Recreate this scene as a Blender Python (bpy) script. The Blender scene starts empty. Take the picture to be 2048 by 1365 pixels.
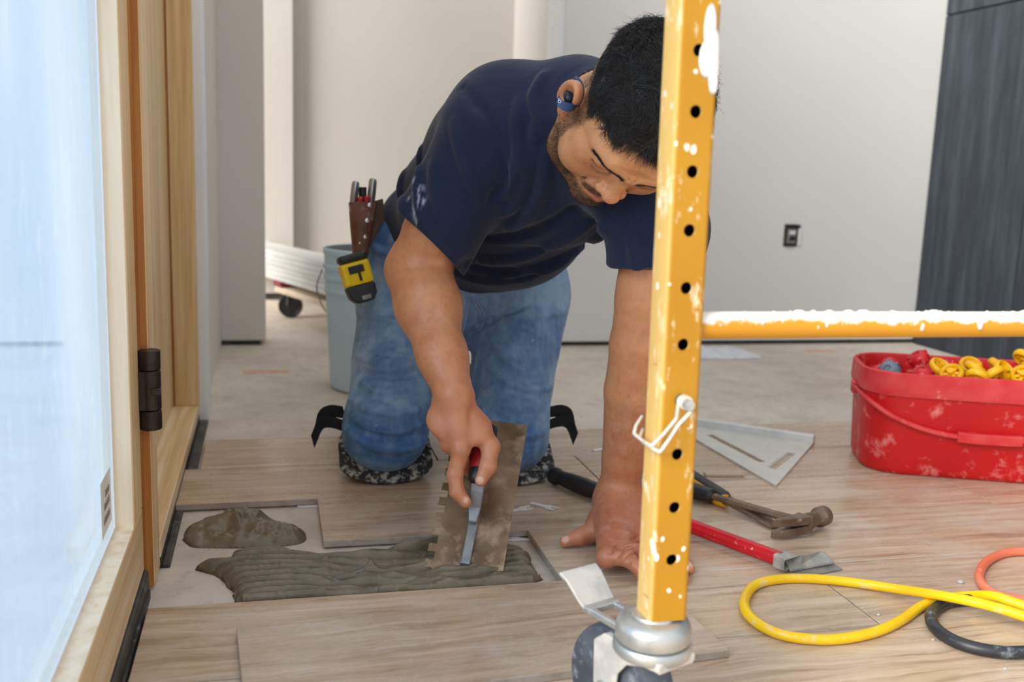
import bpy, bmesh, math, random
import numpy as np
from math import sin, cos, tan, pi, radians, sqrt, atan2
from mathutils import Vector, Matrix

# ------------------------------------------------------------------ camera, world, lights, exposure
scene = bpy.context.scene
COL = scene.collection
FPX = 1991.1; YAW = radians(13.9); PITCH = radians(9.83); ROLL = radians(2.0); CAM_H = 0.57
CAM = np.array([0.0, 0.0, CAM_H])
FWD = np.array([sin(YAW)*cos(PITCH), cos(YAW)*cos(PITCH), -sin(PITCH)])
_r0 = np.array([cos(YAW), -sin(YAW), 0.0]); _u0 = np.cross(_r0, FWD)
RGT = _r0*cos(ROLL) + _u0*sin(ROLL); UPV = _u0*cos(ROLL) - _r0*sin(ROLL)

cd = bpy.data.cameras.new('camera'); co = bpy.data.objects.new('camera', cd); COL.objects.link(co)
cd.sensor_width = 36.0; cd.lens = 35.0; cd.clip_start = 0.05; cd.clip_end = 100
m = Matrix.Identity(4)
for i in range(3):
    m[i][0] = RGT[i]; m[i][1] = UPV[i]; m[i][2] = -FWD[i]; m[i][3] = CAM[i]
co.matrix_world = m
cd.dof.use_dof = True; cd.dof.focus_distance = 1.38; cd.dof.aperture_fstop = 4.5
scene.camera = co

world = bpy.data.worlds.new('World'); scene.world = world; world.use_nodes = True
bg = world.node_tree.nodes['Background']; bg.inputs[0].default_value = (0.93, 0.96, 1.0, 1); bg.inputs[1].default_value = 0.84

sd = bpy.data.lights.new('soft_daylight', 'SUN'); so = bpy.data.objects.new('soft_daylight', sd); COL.objects.link(so)
sd.energy = 5.6; sd.angle = radians(40); sd.color = (1.0, 0.97, 0.92)
so.rotation_euler = Vector((0.86, 0.46, -0.56)).to_track_quat('-Z', 'Y').to_euler()

scene.view_settings.view_transform = 'Standard'; scene.view_settings.look = 'None'
scene.view_settings.exposure = 0.29; scene.view_settings.gamma = 1.0
scene.view_settings.use_curve_mapping = False

# ------------------------------------------------------------------ places measured from the photograph
def ray(x, y): return FWD + RGT*(x-1024)/FPX - UPV*(y-682.5)/FPX
def at(x, y, d): return CAM + ray(x, y)*d
def atz(x, y, z=0.0):
    r = ray(x, y); return CAM + r*(z-CAM_H)/r[2]
def aty(x, y, Y):
    r = ray(x, y); return CAM + r*Y/r[1]
def atx(x, y, X):
    r = ray(x, y); return CAM + r*X/r[0]
def unit(v):
    v = np.asarray(v, float); return v/np.linalg.norm(v)
def project(P):
    d = np.asarray(P, float)-CAM; z = d@FWD
    return 1024+FPX*(d@RGT)/z, 682.5-FPX*(d@UPV)/z, z

# ------------------------------------------------------------------ materials
def lin(c):
    r = []
    for v in c[:3]:
        v = v/255.0
        r.append(v/12.92 if v <= 0.04045 else ((v+0.055)/1.055)**2.4)
    return (r[0], r[1], r[2], 1.0)

class NT:
    def __init__(self, name):
        self.m = bpy.data.materials.new(name); self.m.use_nodes = True
        self.t = self.m.node_tree; self.n = self.t.nodes; self.p = self.n['Principled BSDF']
        self.out = self.n['Material Output']
    def node(self, typ, ins=None, **kw):
        x = self.n.new(typ)
        for k, v in kw.items(): setattr(x, k, v)
        for k, v in (ins or {}).items(): self.set(x.inputs[k], v)
        return x
    def set(self, sock, v):
        if isinstance(v, bpy.types.NodeSocket): self.t.links.new(v, sock)
        elif isinstance(v, bpy.types.Node): self.t.links.new(v.outputs[0], sock)
        else: sock.default_value = v
    def coord(self, kind='Object', scale=(1, 1, 1), loc=(0, 0, 0), rot=(0, 0, 0), rand=0.0):
        tc = self.node('ShaderNodeTexCoord'); src = tc.outputs[kind]
        if rand:
            oi = self.node('ShaderNodeObjectInfo')
            mm = self.node('ShaderNodeVectorMath', {0: oi.outputs['Random'], 1: (rand, rand*0.71, rand*0.37)}, operation='MULTIPLY')
            src = self.node('ShaderNodeVectorMath', {0: src, 1: mm.outputs[0]}, operation='ADD').outputs[0]
        mp = self.node('ShaderNodeMapping', {'Vector': src, 'Scale': scale, 'Location': loc, 'Rotation': rot})
        return mp.outputs[0]
    def noise(self, vec, scale, detail=4, rough=0.55, dist=0.0):
        return self.node('ShaderNodeTexNoise', {'Vector': vec, 'Scale': scale, 'Detail': detail, 'Roughness': rough, 'Distortion': dist}).outputs[0]
    def ramp(self, fac, stops, interp='LINEAR'):
        r = self.node('ShaderNodeValToRGB', {'Fac': fac}); e = r.color_ramp; e.interpolation = interp
        while len(e.elements) < len(stops): e.elements.new(0.5)
        for el, (pos, c) in zip(e.elements, stops):
            el.position = pos; el.color = c if len(c) == 4 else lin(c)
        return r.outputs[0]
    def mask(self, fac, lo, hi):
        return self.node('ShaderNodeMapRange', {'Value': fac, 'From Min': lo, 'From Max': hi}).outputs[0]
    def mix(self, fac, a, b, blend='MIX'):
        x = self.node('ShaderNodeMix', data_type='RGBA', blend_type=blend)
        self.set(x.inputs['Factor'], fac)
        self.set(x.inputs[6], a if not isinstance(a, tuple) else (a if len(a) == 4 else lin(a)))
        self.set(x.inputs[7], b if not isinstance(b, tuple) else (b if len(b) == 4 else lin(b)))
        return x.outputs[2]
    def math(self, op, a, b=0.0):
        return self.node('ShaderNodeMath', {0: a, 1: b}, operation=op).outputs[0]
    def bump(self, h, strength=0.3, dist=0.002, normal=None):
        x = self.node('ShaderNodeBump', {'Height': h, 'Strength': strength, 'Distance': dist})
        if normal is not None: self.set(x.inputs['Normal'], normal)
        self.set(self.p.inputs['Normal'], x.outputs[0]); return x.outputs[0]
    def attr(self, name):
        return self.node('ShaderNodeAttribute', attribute_name=name)
    def fin(self, col=None, rough=None, metal=None, spec=None, **kw):
        if col is not None: self.set(self.p.inputs['Base Color'], (col if len(col) == 4 else lin(col)) if isinstance(col, tuple) else col)
        if rough is not None: self.set(self.p.inputs['Roughness'], rough)
        if metal is not None: self.set(self.p.inputs['Metallic'], metal)
        if spec is not None: self.set(self.p.inputs['Specular IOR Level'], spec)
        for k, v in kw.items(): self.set(self.p.inputs[k], v)
        return self.m

def mottled(name, c1, c2, scale=8, rough=0.6, metal=0.0, bump=0.15, bscale=60, bdist=0.001, stretch=(1, 1, 1), rand=1.0, spec=0.5, lo=0.35, hi=0.65, dust=None, dlo=0.56, dhi=0.66, dscale=30):
    t = NT(name); v = t.coord('Object', stretch, rand=rand)
    f = t.mask(t.noise(v, scale), lo, hi)
    col = t.mix(f, tuple(c1), tuple(c2))
    if dust is not None:
        d = t.mask(t.noise(v, dscale, 6, 0.65), dlo, dhi)
        col = t.mix(d, col, tuple(dust))
    if bump: t.bump(t.noise(v, bscale, 5), bump, bdist)
    return t.fin(col, rough, metal, spec)

# ------------------------------------------------------------------ mesh building
def frame_of(d, ref=(0, 0, 1)):
    d = Vector(d).normalized(); r = Vector(ref)
    if abs(d.dot(r)) > 0.98: r = Vector((1, 0, 0))
    x = r.cross(d).normalized(); y = d.cross(x)
    return x, y, d

class MB:
    def __init__(s): s.v = []; s.f = []; s.mi = []; s.cur = 0
    def add(s, vs, fs):
        o = len(s.v); s.v += [tuple(map(float, v)) for v in vs]
        s.f += [tuple(o+i for i in f) for f in fs]; s.mi += [s.cur]*len(fs); return s
    def box(s, lo, hi, M=None):
        x0, y0, z0 = lo; x1, y1, z1 = hi
        vs = [(x0, y0, z0), (x1, y0, z0), (x1, y1, z0), (x0, y1, z0), (x0, y0, z1), (x1, y0, z1), (x1, y1, z1), (x0, y1, z1)]
        if M is not None: vs = [tuple(M @ Vector(v)) for v in vs]
        return s.add(vs, [(0, 3, 2, 1), (4, 5, 6, 7), (0, 1, 5, 4), (1, 2, 6, 5), (2, 3, 7, 6), (3, 0, 4, 7)])
    def prism(s, poly, z0, z1, M=None):
        n = len(poly)
        vs = [(x, y, z0) for x, y in poly] + [(x, y, z1) for x, y in poly]
        if M is not None: vs = [tuple(M @ Vector(v)) for v in vs]
        fs = [tuple(reversed(range(n))), tuple(range(n, 2*n))] + [(i, (i+1) % n, n+(i+1) % n, n+i) for i in range(n)]
        return s.add(vs, fs)
    def loft(s, rings, closed=True, caps=True):
        n = len(rings[0]); vs = [p for r in rings for p in r]; fs = []
        for k in range(len(rings)-1):
            for i in range(n if closed else n-1):
                j = (i+1) % n
                fs.append((k*n+i, k*n+j, (k+1)*n+j, (k+1)*n+i))
        if caps and closed:
            fs.append(tuple(reversed(range(n)))); fs.append(tuple((len(rings)-1)*n+i for i in range(n)))
        return s.add(vs, fs)
    def tube(s, pts, r, n=12, caps=True, flat=1.0, ref=(0, 0, 1)):
        pts = [Vector(p) for p in pts]; k = len(pts)
        rs = list(r) if hasattr(r, '__len__') else [r]*k
        rings = []; px = None
        for i, p in enumerate(pts):
            d = (pts[min(i+1, k-1)]-pts[max(i-1, 0)]).normalized()
            if px is None: x, y, _ = frame_of(d, ref)
            else:
                x = (px - d*px.dot(d)).normalized(); y = d.cross(x)
            px = x
            rings.append([p + x*cos(2*pi*j/n)*rs[i] + y*sin(2*pi*j/n)*rs[i]*flat for j in range(n)])
        return s.loft(rings, True, caps)
    def lathe(s, prof, n=32, M=None, caps=True):
        rings = []
        for r, z in prof:
            ring = [Vector((r*cos(2*pi*j/n), r*sin(2*pi*j/n), z)) for j in range(n)]
            if M is not None: ring = [M @ v for v in ring]
            rings.append(ring)
        return s.loft(rings, True, caps)
    def build(s, name, mat, parent=None, smooth=False, bevel=0, seg=2, angle=35):
        me = bpy.data.meshes.new(name); me.from_pydata(s.v, [], s.f)
        mats = mat if isinstance(mat, (list, tuple)) else [mat]
        for mm in mats: me.materials.append(mm)
        if len(mats) > 1: me.polygons.foreach_set('material_index', s.mi)
        bm = bmesh.new(); bm.from_mesh(me); bmesh.ops.recalc_face_normals(bm, faces=bm.faces); bm.to_mesh(me); bm.free()
        if smooth:
            me.polygons.foreach_set('use_smooth', [True]*len(me.polygons))
            if smooth == 'auto':
                me.set_sharp_from_angle(angle=radians(angle))
        o = link(bpy.data.objects.new(name, me), parent)
        if bevel:
            b = o.modifiers.new('bevel', 'BEVEL'); b.width = bevel; b.segments = seg; b.limit_method = 'ANGLE'; b.angle_limit = radians(40)
        return o

def link(o, parent=None):
    COL.objects.link(o)
    if parent is not None:
        o.parent = parent
        if parent.get('_loc') is not None:
            o.matrix_parent_inverse = Matrix.Translation(-Vector(parent['_loc']))
    return o

WORLD_ROOTS = []
def tag(o, label=None, cat=None, group=None, kind=None):
    if label: o['label'] = label
    if cat: o['category'] = cat
    if group: o['group'] = group
    if kind: o['kind'] = kind
    return o
def thing(name, label, cat, loc=(0, 0, 0), rot=None, group=None, world_children=False):
    o = bpy.data.objects.new(name, None); COL.objects.link(o)
    o.empty_display_size = 0.05; o.location = Vector([float(c) for c in loc])
    if rot is not None: o.rotation_euler = rot
    if world_children:
        o['_loc'] = [float(c) for c in loc]; WORLD_ROOTS.append(o)
    return tag(o, label, cat, group)
def struct(o): o['kind'] = 'structure'; return o
def recenter(o, p):
    """move a single-mesh thing's origin to p, keeping its place"""
    p = Vector([float(c) for c in p]); o.data.transform(Matrix.Translation(-p)); o.location = p; return o
def arc(c, r, a0, a1, n): return [(c[0]+r*cos(a0+(a1-a0)*i/n), c[1]+r*sin(a0+(a1-a0)*i/n)) for i in range(n+1)]
def rrect(w, h, r, n=6):
    p = []
    for cx, cy, a in ((w/2-r, h/2-r, 0), (-w/2+r, h/2-r, pi/2), (-w/2+r, -h/2+r, pi), (w/2-r, -h/2+r, 1.5*pi)):
        p += arc((cx, cy), r, a, a+pi/2, n)
    return p
def spline(pts, n=12):
    """Catmull-Rom through the points"""
    P = [np.array(p, float) for p in pts]; P = [2*P[0]-P[1]]+P+[2*P[-1]-P[-2]]; out = []
    for i in range(1, len(P)-2):
        for k in range(n):
            t = k/n
            out.append(0.5*((2*P[i])+(-P[i-1]+P[i+1])*t+(2*P[i-1]-5*P[i]+4*P[i+1]-P[i+2])*t*t+(-P[i-1]+3*P[i]-3*P[i+1]+P[i+2])*t**3))
    out.append(P[-2]); return out
rnd = random.Random(7)
# ------------------------------------------------------------------ implicit-surface modelling (organic shapes)
def hash3(i, j, k):
    n = (i*374761393 + j*668265263 + k*2147483647 + 1013904223) & 0xffffffff
    n = ((n ^ (n >> 13))*1274126177) & 0xffffffff
    return ((n ^ (n >> 16)) & 0xffff)/65535.0
def vnoise(x, y, z, seed=0):
    x = np.asarray(x, float)+seed*17.13+100; y = np.asarray(y, float)+seed*5.71+100; z = np.asarray(z, float)+seed*9.37+100
    x, y, z = np.broadcast_arrays(x, y, z)
    i, j, k = np.floor(x).astype(np.int64), np.floor(y).astype(np.int64), np.floor(z).astype(np.int64)
    u, v, w = x-i, y-j, z-k
    u, v, w = u*u*(3-2*u), v*v*(3-2*v), w*w*(3-2*w)
    r = 0
    for a in (0, 1):
        for b in (0, 1):
            for c in (0, 1):
                r = r + (u if a else 1-u)*(v if b else 1-v)*(w if c else 1-w)*hash3(i+a, j+b, k+c)
    return r
def smin(a, b, k):
    if k <= 0: return np.minimum(a, b)
    h = np.clip(0.5+0.5*(b-a)/k, 0, 1); return b+(a-b)*h-k*h*(1-h)
def cone(a, b, ra, rb):
    a = np.asarray(a, np.float32); b = np.asarray(b, np.float32); ab = b-a; L2 = max(float(ab@ab), 1e-12)
    def fn(X, Y, Z):
        t = np.clip(((X-a[0])*ab[0]+(Y-a[1])*ab[1]+(Z-a[2])*ab[2])/L2, 0, 1)
        return np.sqrt((X-a[0]-ab[0]*t)**2+(Y-a[1]-ab[1]*t)**2+(Z-a[2]-ab[2]*t)**2)-(ra+(rb-ra)*t)
    r = max(ra, rb); return fn, np.minimum(a, b)-r, np.maximum(a, b)+r
def ell(c, rad, R=None):
    c = np.asarray(c, np.float32); rad = np.asarray(rad, np.float32)
    R = np.eye(3) if R is None else np.asarray(R, float)      # columns = axes
    def fn(X, Y, Z):
        x, y, z = X-c[0], Y-c[1], Z-c[2]
        q = [(x*R[0, i]+y*R[1, i]+z*R[2, i])/rad[i] for i in range(3)]
        k0 = np.sqrt(q[0]**2+q[1]**2+q[2]**2)+1e-9
        k1 = np.sqrt((q[0]/rad[0])**2+(q[1]/rad[1])**2+(q[2]/rad[2])**2)+1e-9
        return k0*(k0-1)/k1
    e = np.sqrt(((R*rad)**2).sum(1)); return fn, c-e, c+e
def clip(prim, p, n):
    """cut the primitive away on the side the normal points to"""
    fn, lo, hi = prim; p = np.asarray(p, float); n = unit(n)
    def f2(X, Y, Z): return np.maximum(fn(X, Y, Z), (X-p[0])*n[0]+(Y-p[1])*n[1]+(Z-p[2])*n[2])
    return f2, lo, hi
class SDF:
    def __init__(s, lo, hi, h):
        s.h = h; s.lo = np.asarray(lo, float); n = np.ceil((np.asarray(hi, float)-s.lo)/h).astype(int)+1
        s.ax = [(s.lo[i]+np.arange(n[i])*h).astype(np.float32) for i in range(3)]
        s.n = n; s.D = np.full(tuple(n), 1.0, np.float32)
    def sl(s, lo, hi, pad):
        r = []
        for i in range(3):
            a = int(max(0, math.floor((lo[i]-pad-s.lo[i])/s.h))); b = int(min(s.n[i], math.ceil((hi[i]+pad-s.lo[i])/s.h)+1))
            if b <= a: return None
            r.append(slice(a, b))
        return tuple(r)
    def xyz(s, sl): return s.ax[0][sl[0]][:, None, None], s.ax[1][sl[1]][None, :, None], s.ax[2][sl[2]][None, None, :]
    def add(s, prim, k=0.01):
        fn, lo, hi = prim; sl = s.sl(lo, hi, k*1.2+4*s.h)
        if sl is None: return s
        s.D[sl] = smin(s.D[sl], fn(*s.xyz(sl)), k); return s
    def cut(s, prim, k=0.005):
        fn, lo, hi = prim; sl = s.sl(lo, hi, k*1.2+4*s.h)
        if sl is None: return s
        s.D[sl] = -smin(-s.D[sl], fn(*s.xyz(sl)), k); return s
    def plane(s, p, n, k=0.0):
        p = np.asarray(p, float); n = unit(n); X, Y, Z = s.xyz((slice(None),)*3)
        s.D = -smin(-s.D, -((X-p[0])*n[0]+(Y-p[1])*n[1]+(Z-p[2])*n[2]).astype(np.float32), k); return s
    def val(s, P):
        P = np.atleast_2d(P); q = (P-s.lo)/s.h; i = np.clip(np.floor(q).astype(int), 0, s.n-2); u = np.clip(q-i, 0, 1); r = 0
        for a in (0, 1):
            for b in (0, 1):
                for c in (0, 1):
                    w = (u[:, 0] if a else 1-u[:, 0])*(u[:, 1] if b else 1-u[:, 1])*(u[:, 2] if c else 1-u[:, 2])
                    r = r+w*s.D[i[:, 0]+a, i[:, 1]+b, i[:, 2]+c]
        return r
    def hit(s, x, y, d0=1.0, d1=2.4, n=700):
        ds = np.linspace(d0, d1, n); P = CAM+np.outer(ds, ray(float(x), float(y)))
        ok = np.all((P > s.lo+s.h) & (P < s.lo+(s.n-2)*s.h), axis=1); v = np.where(ok, s.val(P), 1)
        w = np.where(v < 0)[0]; return None if len(w) == 0 else P[w[0]]
    def fold(s, pix, r, amp, k=0.012, sign=1, n=6, off=None):
        """raise (or sink) a soft fold along a line of picture points lying on the surface"""
        pp = spline([(x, y) for x, y in pix], n)
        Q = [s.hit(q[0], q[1]) for q in pp]; Q = [q for q in Q if q is not None]
        if len(Q) < 2: return s
        for i in range(len(Q)-1):
            t = (i+0.5)/(len(Q)-1); w = sin(pi*min(max(t, 0.06), 0.94))**0.6; a = amp*w
            if np.linalg.norm(Q[i+1]-Q[i]) > 0.03: continue
            o = ray(1024, 682)*(r-a) if sign > 0 else -ray(1024, 682)*(r-a)
            pr_ = cone(Q[i]+o, Q[i+1]+o, r, r)
            if sign > 0: s.add(pr_, k)
            else: s.cut(pr_, k)
        return s
    def mesh(s):
        D = s.D; D[0], D[-1] = np.maximum(D[0], s.h), np.maximum(D[-1], s.h)
        D[:, 0], D[:, -1] = np.maximum(D[:, 0], s.h), np.maximum(D[:, -1], s.h)
        D[:, :, 0], D[:, :, -1] = np.maximum(D[:, :, 0], s.h), np.maximum(D[:, :, -1], s.h)
        I = D < 0; nx, ny, nz = D.shape
        c = [I[a:nx-1+a, b:ny-1+b, d:nz-1+d] for a in (0, 1) for b in (0, 1) for d in (0, 1)]
        al = c[0].copy(); an = c[0].copy()
        for q in c[1:]: al &= q; an |= q
        act = an & ~al; idx = np.argwhere(act); N = len(idx)
        vid = np.full(act.shape, -1, np.int32); vid[act] = np.arange(N)
        acc = np.zeros((N, 3)); cnt = np.zeros(N)
        off = [(a, b, d) for a in (0, 1) for b in (0, 1) for d in (0, 1)]
        cv = {o: D[idx[:, 0]+o[0], idx[:, 1]+o[1], idx[:, 2]+o[2]].astype(float) for o in off}
        for o in off:
            for ax in range(3):
                if o[ax]: continue
                q = list(o); q[ax] = 1; q = tuple(q); a, b = cv[o], cv[q]; m_ = (a < 0) != (b < 0)
                t = np.where(m_, a/np.where(m_, a-b, 1), 0)
                p = np.array(o, float)[None].repeat(N, 0); p[:, ax] += t
                acc[m_] += p[m_]; cnt[m_] += 1
        V = s.lo+(idx+acc/cnt[:, None])*s.h
        F = []
        for ax in range(3):
            A = np.moveaxis(I, ax, 0); ch = A[:-1] != A[1:]
            e = np.argwhere(np.moveaxis(ch, 0, ax)); b_, d_ = [i for i in range(3) if i != ax]
            e = e[(e[:, b_] > 0) & (e[:, d_] > 0)]
            e = e[(e[:, b_] < act.shape[b_]) & (e[:, d_] < act.shape[d_])]
            ins = I[e[:, 0], e[:, 1], e[:, 2]]
            def g(db, dd):
                q = e.copy(); q[:, b_] -= db; q[:, d_] -= dd; return vid[q[:, 0], q[:, 1], q[:, 2]]
            quad = np.stack([g(1, 1), g(0, 1), g(0, 0), g(1, 0)], 1)
            flip = ins if ax != 1 else ~ins
            quad[~flip] = quad[~flip][:, ::-1]
            F.append(quad)
        return V, np.concatenate(F)
def vnormals(V, F):
    n = np.cross(V[F[:, 2]]-V[F[:, 0]], V[F[:, 3 if F.shape[1] == 4 else 2]]-V[F[:, 1]]) if F.shape[1] == 4 else np.cross(V[F[:, 1]]-V[F[:, 0]], V[F[:, 2]]-V[F[:, 0]])
    N = np.zeros_like(V)
    for i in range(F.shape[1]): np.add.at(N, F[:, i], n)
    return N/(np.linalg.norm(N, axis=1)[:, None]+1e-12)
def relax(V, F, it=1, lam=0.5):
    for _ in range(it):
        S = np.zeros_like(V); C = np.zeros(len(V)); n = F.shape[1]
        for i in range(n):
            a, b = F[:, i], F[:, (i+1) % n]
            np.add.at(S, a, V[b]); np.add.at(S, b, V[a]); np.add.at(C, a, 1); np.add.at(C, b, 1)
        V = V+(S/C[:, None]-V)*lam
    return V
def mesh_np(name, V, Fs, mats, parent=None, col=None, smooth=True, fmat=None):
    """Fs: list of (n,3) or (n,4) index arrays"""
    me = bpy.data.meshes.new(name); me.vertices.add(len(V)); me.vertices.foreach_set('co', np.ascontiguousarray(V, np.float32).ravel())
    tot = np.concatenate([np.full(len(f), f.shape[1], np.int32) for f in Fs]); li = np.concatenate([f.ravel() for f in Fs]).astype(np.int32)
    me.loops.add(len(li)); me.loops.foreach_set('vertex_index', li)
    me.polygons.add(len(tot)); st = np.concatenate([[0], np.cumsum(tot)[:-1]]).astype(np.int32)
    me.polygons.foreach_set('loop_start', st)
    try: me.polygons.foreach_set('loop_total', tot)
    except Exception: pass
    if smooth: me.polygons.foreach_set('use_smooth', np.ones(len(tot), bool))
    for mm in (mats if isinstance(mats, (list, tuple)) else [mats]): me.materials.append(mm)
    if fmat is not None: me.polygons.foreach_set('material_index', np.asarray(fmat, np.int32))
    me.update(calc_edges=True); me.validate()
    if col is not None:
        ca = me.color_attributes.new('col', 'FLOAT_COLOR', 'POINT')
        c4 = np.ones((len(V), 4), np.float32); c4[:, :3] = col; ca.data.foreach_set('color', c4.ravel())
    return link(bpy.data.objects.new(name, me), parent)
def heightfield(name, X, Y, Hh, mask, base, mat):
    """closed lump on the floor from a height grid; cells outside the mask are left out"""
    ny, nx = Hh.shape
    cell = mask[:-1, :-1] & mask[1:, :-1] & mask[:-1, 1:] & mask[1:, 1:]
    used = np.zeros_like(mask)
    for a in (0, 1):
        for b in (0, 1): used[a:ny-1+a, b:nx-1+b] |= cell
    vid = np.full(mask.shape, -1); vid[used] = np.arange(used.sum()); n = int(used.sum())
    top = np.stack([X[used], Y[used], base+Hh[used]], 1); bot = np.stack([X[used], Y[used], np.full(n, base)], 1)
    i = np.argwhere(cell); q = np.stack([vid[i[:, 0], i[:, 1]], vid[i[:, 0], i[:, 1]+1], vid[i[:, 0]+1, i[:, 1]+1], vid[i[:, 0]+1, i[:, 1]]], 1)
    F = [q, q[:, ::-1]+n]; side = []
    pc = np.pad(cell, 1)
    for (r, c) in i:
        a, b, d, e = vid[r, c], vid[r, c+1], vid[r+1, c+1], vid[r+1, c]
        if not pc[r, c+1]: side.append((a, a+n, b+n, b))
        if not pc[r+2, c+1]: side.append((d, d+n, e+n, e))
        if not pc[r+1, c]: side.append((e, e+n, a+n, a))
        if not pc[r+1, c+2]: side.append((b, b+n, d+n, d))
    if side: F.append(np.array(side))
    return mesh_np(name, np.concatenate([top, bot]), F, mat)
def strands(name, P, Dr, Nn, L, r, mat, parent, seg=5, droop=0.0, curl=0.0, seed=1, col=None):
    rg = np.random.default_rng(seed); n = len(P); Dr = Dr/np.linalg.norm(Dr, axis=1)[:, None]
    side = np.cross(Dr, Nn); side /= (np.linalg.norm(side, axis=1)[:, None]+1e-9); up = np.cross(side, Dr)
    L = np.broadcast_to(L, (n,)); r = np.broadcast_to(r, (n,)); cu = rg.normal(0, curl, n); cd_ = rg.normal(0, curl*0.6, n)
    V = np.zeros((n, seg+1, 3, 3)); ang = np.array([0, 2*pi/3, 4*pi/3])
    for j in range(seg+1):
        t = j/seg
        c = P+Dr*(L*t)[:, None]+side*(cu*L*t*t)[:, None]+(up*cd_[:, None]-Nn*droop)*(L*t*t)[:, None]
        rr = r*(1-0.85*t**1.5)
        for a in range(3): V[:, j, a] = c+(side*cos(ang[a])+up*sin(ang[a]))*rr[:, None]
    base = (np.arange(n)*(seg+1)*3)[:, None]; F = []
    for j in range(seg):
        for a in range(3):
            b = (a+1) % 3; F.append(np.concatenate([base+j*3+a, base+j*3+b, base+(j+1)*3+b, base+(j+1)*3+a], 1))
    return mesh_np(name, V.reshape(-1, 3), [np.concatenate(F)], mat, parent)
# ------------------------------------------------------------------ surface materials
def plank_material():
    t = NT('wood_look_porcelain')
    v = t.coord('Object', (1, 1, 1), rand=9.0)
    oi = t.node('ShaderNodeObjectInfo')
    warp = t.noise(t.node('ShaderNodeMapping', {'Vector': v, 'Scale': (1.6, 6, 6)}).outputs[0], 2.2, 3, 0.6)
    wv = t.node('ShaderNodeVectorMath', {0: v, 1: t.node('ShaderNodeVectorMath', {0: warp, 1: (0.0, 0.05, 0)}, operation='MULTIPLY').outputs[0]}, operation='ADD').outputs[0]
    g1 = t.noise(t.node('ShaderNodeMapping', {'Vector': wv, 'Scale': (2.2, 42, 42)}).outputs[0], 1.6, 6, 0.65)
    g2 = t.noise(t.node('ShaderNodeMapping', {'Vector': wv, 'Scale': (5, 190, 190)}).outputs[0], 1.5, 5, 0.7)
    g3 = t.noise(t.node('ShaderNodeMapping', {'Vector': v, 'Scale': (2.0, 9, 9)}).outputs[0], 1.4, 3, 0.5)
    base = t.ramp(g1, [(0.28, (146, 121, 95)), (0.47, (189, 164, 137)), (0.62, (206, 184, 159)), (0.8, (214, 195, 172))])
    base = t.mix(t.mask(g2, 0.56, 0.72), base, (140, 112, 88))
    base = t.mix(t.math('MULTIPLY', t.mask(g3, 0.5, 0.75), 0.32), base, (193, 158, 118))
    tone = t.ramp(oi.outputs['Random'], [(0, (236, 232, 228)), (0.5, (255, 255, 255)), (1, (250, 244, 236))])
    base = t.mix(1.0, base, tone, 'MULTIPLY')
    d1 = t.noise(t.coord('Object', (1.0, 1.6, 1)), 5.5, 5, 0.7)
    d2 = t.noise(t.coord('Object'), 90, 4, 0.7)
    dust = t.math('MULTIPLY', t.mask(d1, 0.42, 0.68), t.mask(d2, 0.2, 0.7))
    base = t.mix(t.math('MULTIPLY', dust, 0.5), base, (214, 208, 200))
    t.bump(g2, 0.12, 0.0006)
    return t.fin(base, t.mask(d1, 0.2, 1.3), spec=0.35)
def concrete_material():
    t = NT('bare_concrete'); v = t.coord('Object')
    n1 = t.noise(v, 1.4, 5, 0.6); n2 = t.noise(v, 9, 6, 0.65); n3 = t.noise(v, 160, 3, 0.6)
    c = t.ramp(n1, [(0.3, (194, 180, 163)), (0.5, (210, 199, 186)), (0.7, (222, 213, 201))])
    c = t.mix(t.math('MULTIPLY', t.mask(n2, 0.52, 0.72), 0.5), c, (176, 164, 148))
    c = t.mix(t.math('MULTIPLY', t.mask(n2, 0.48, 0.28), 0.5), c, (226, 215, 203))
    n4 = t.noise(v, 38, 5, 0.7, 0.6)
    c = t.mix(t.math('MULTIPLY', t.mask(n4, 0.54, 0.70), 0.45), c, (158, 146, 132))
    c = t.mix(t.math('MULTIPLY', t.mask(n4, 0.42, 0.30), 0.5), c, (228, 214, 200))
    t.bump(n3, 0.25, 0.001)
    return t.fin(c, 0.85, spec=0.2)
def drywall_material(name, c, c2):
    t = NT(name); v = t.coord('Object')
    n = t.noise(v, 1.1, 3, 0.5)
    c = t.mix(t.mask(n, 0.35, 0.65), c, c2)
    t.bump(t.noise(v, 220, 3), 0.05, 0.0005)
    return t.fin(c, 0.8, spec=0.2)
def pine_material(name, pale, mid, dark, vert=True, gloss=0.42):
    t = NT(name); v = t.coord('Object', (26, 26, 0.9) if vert else (26, 0.9, 26), rand=5)
    w = t.noise(v, 2.0, 5, 0.6, 0.6); w2 = t.noise(v, 9.0, 4, 0.6)
    c = t.ramp(w, [(0.3, dark), (0.48, mid), (0.7, pale)])
    c = t.mix(t.math('MULTIPLY', t.mask(w2, 0.5, 0.8), 0.35), c, dark)
    t.bump(w2, 0.06, 0.0005)
    return t.fin(c, gloss, spec=0.45)
MAT = {}
MAT['plank'] = plank_material(); MAT['concrete'] = concrete_material()
MAT['drywall'] = drywall_material('primed_drywall', (226, 226, 223), (232, 230, 226))
MAT['drywall_warm'] = drywall_material('warm_drywall', (220, 213, 204), (214, 207, 198))
MAT['drywall_far'] = drywall_material('grey_drywall', (196, 192, 186), (190, 185, 178))
MAT['pine'] = pine_material('clear_pine', (240, 214, 172), (226, 193, 142), (206, 166, 112))
MAT['pine_pale'] = pine_material('pale_pine', (247, 232, 208), (240, 219, 188), (226, 198, 160))
MAT['pine_rail'] = pine_material('pine_rail', (241, 222, 194), (228, 197, 150), (209, 170, 118), vert=False)
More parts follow.
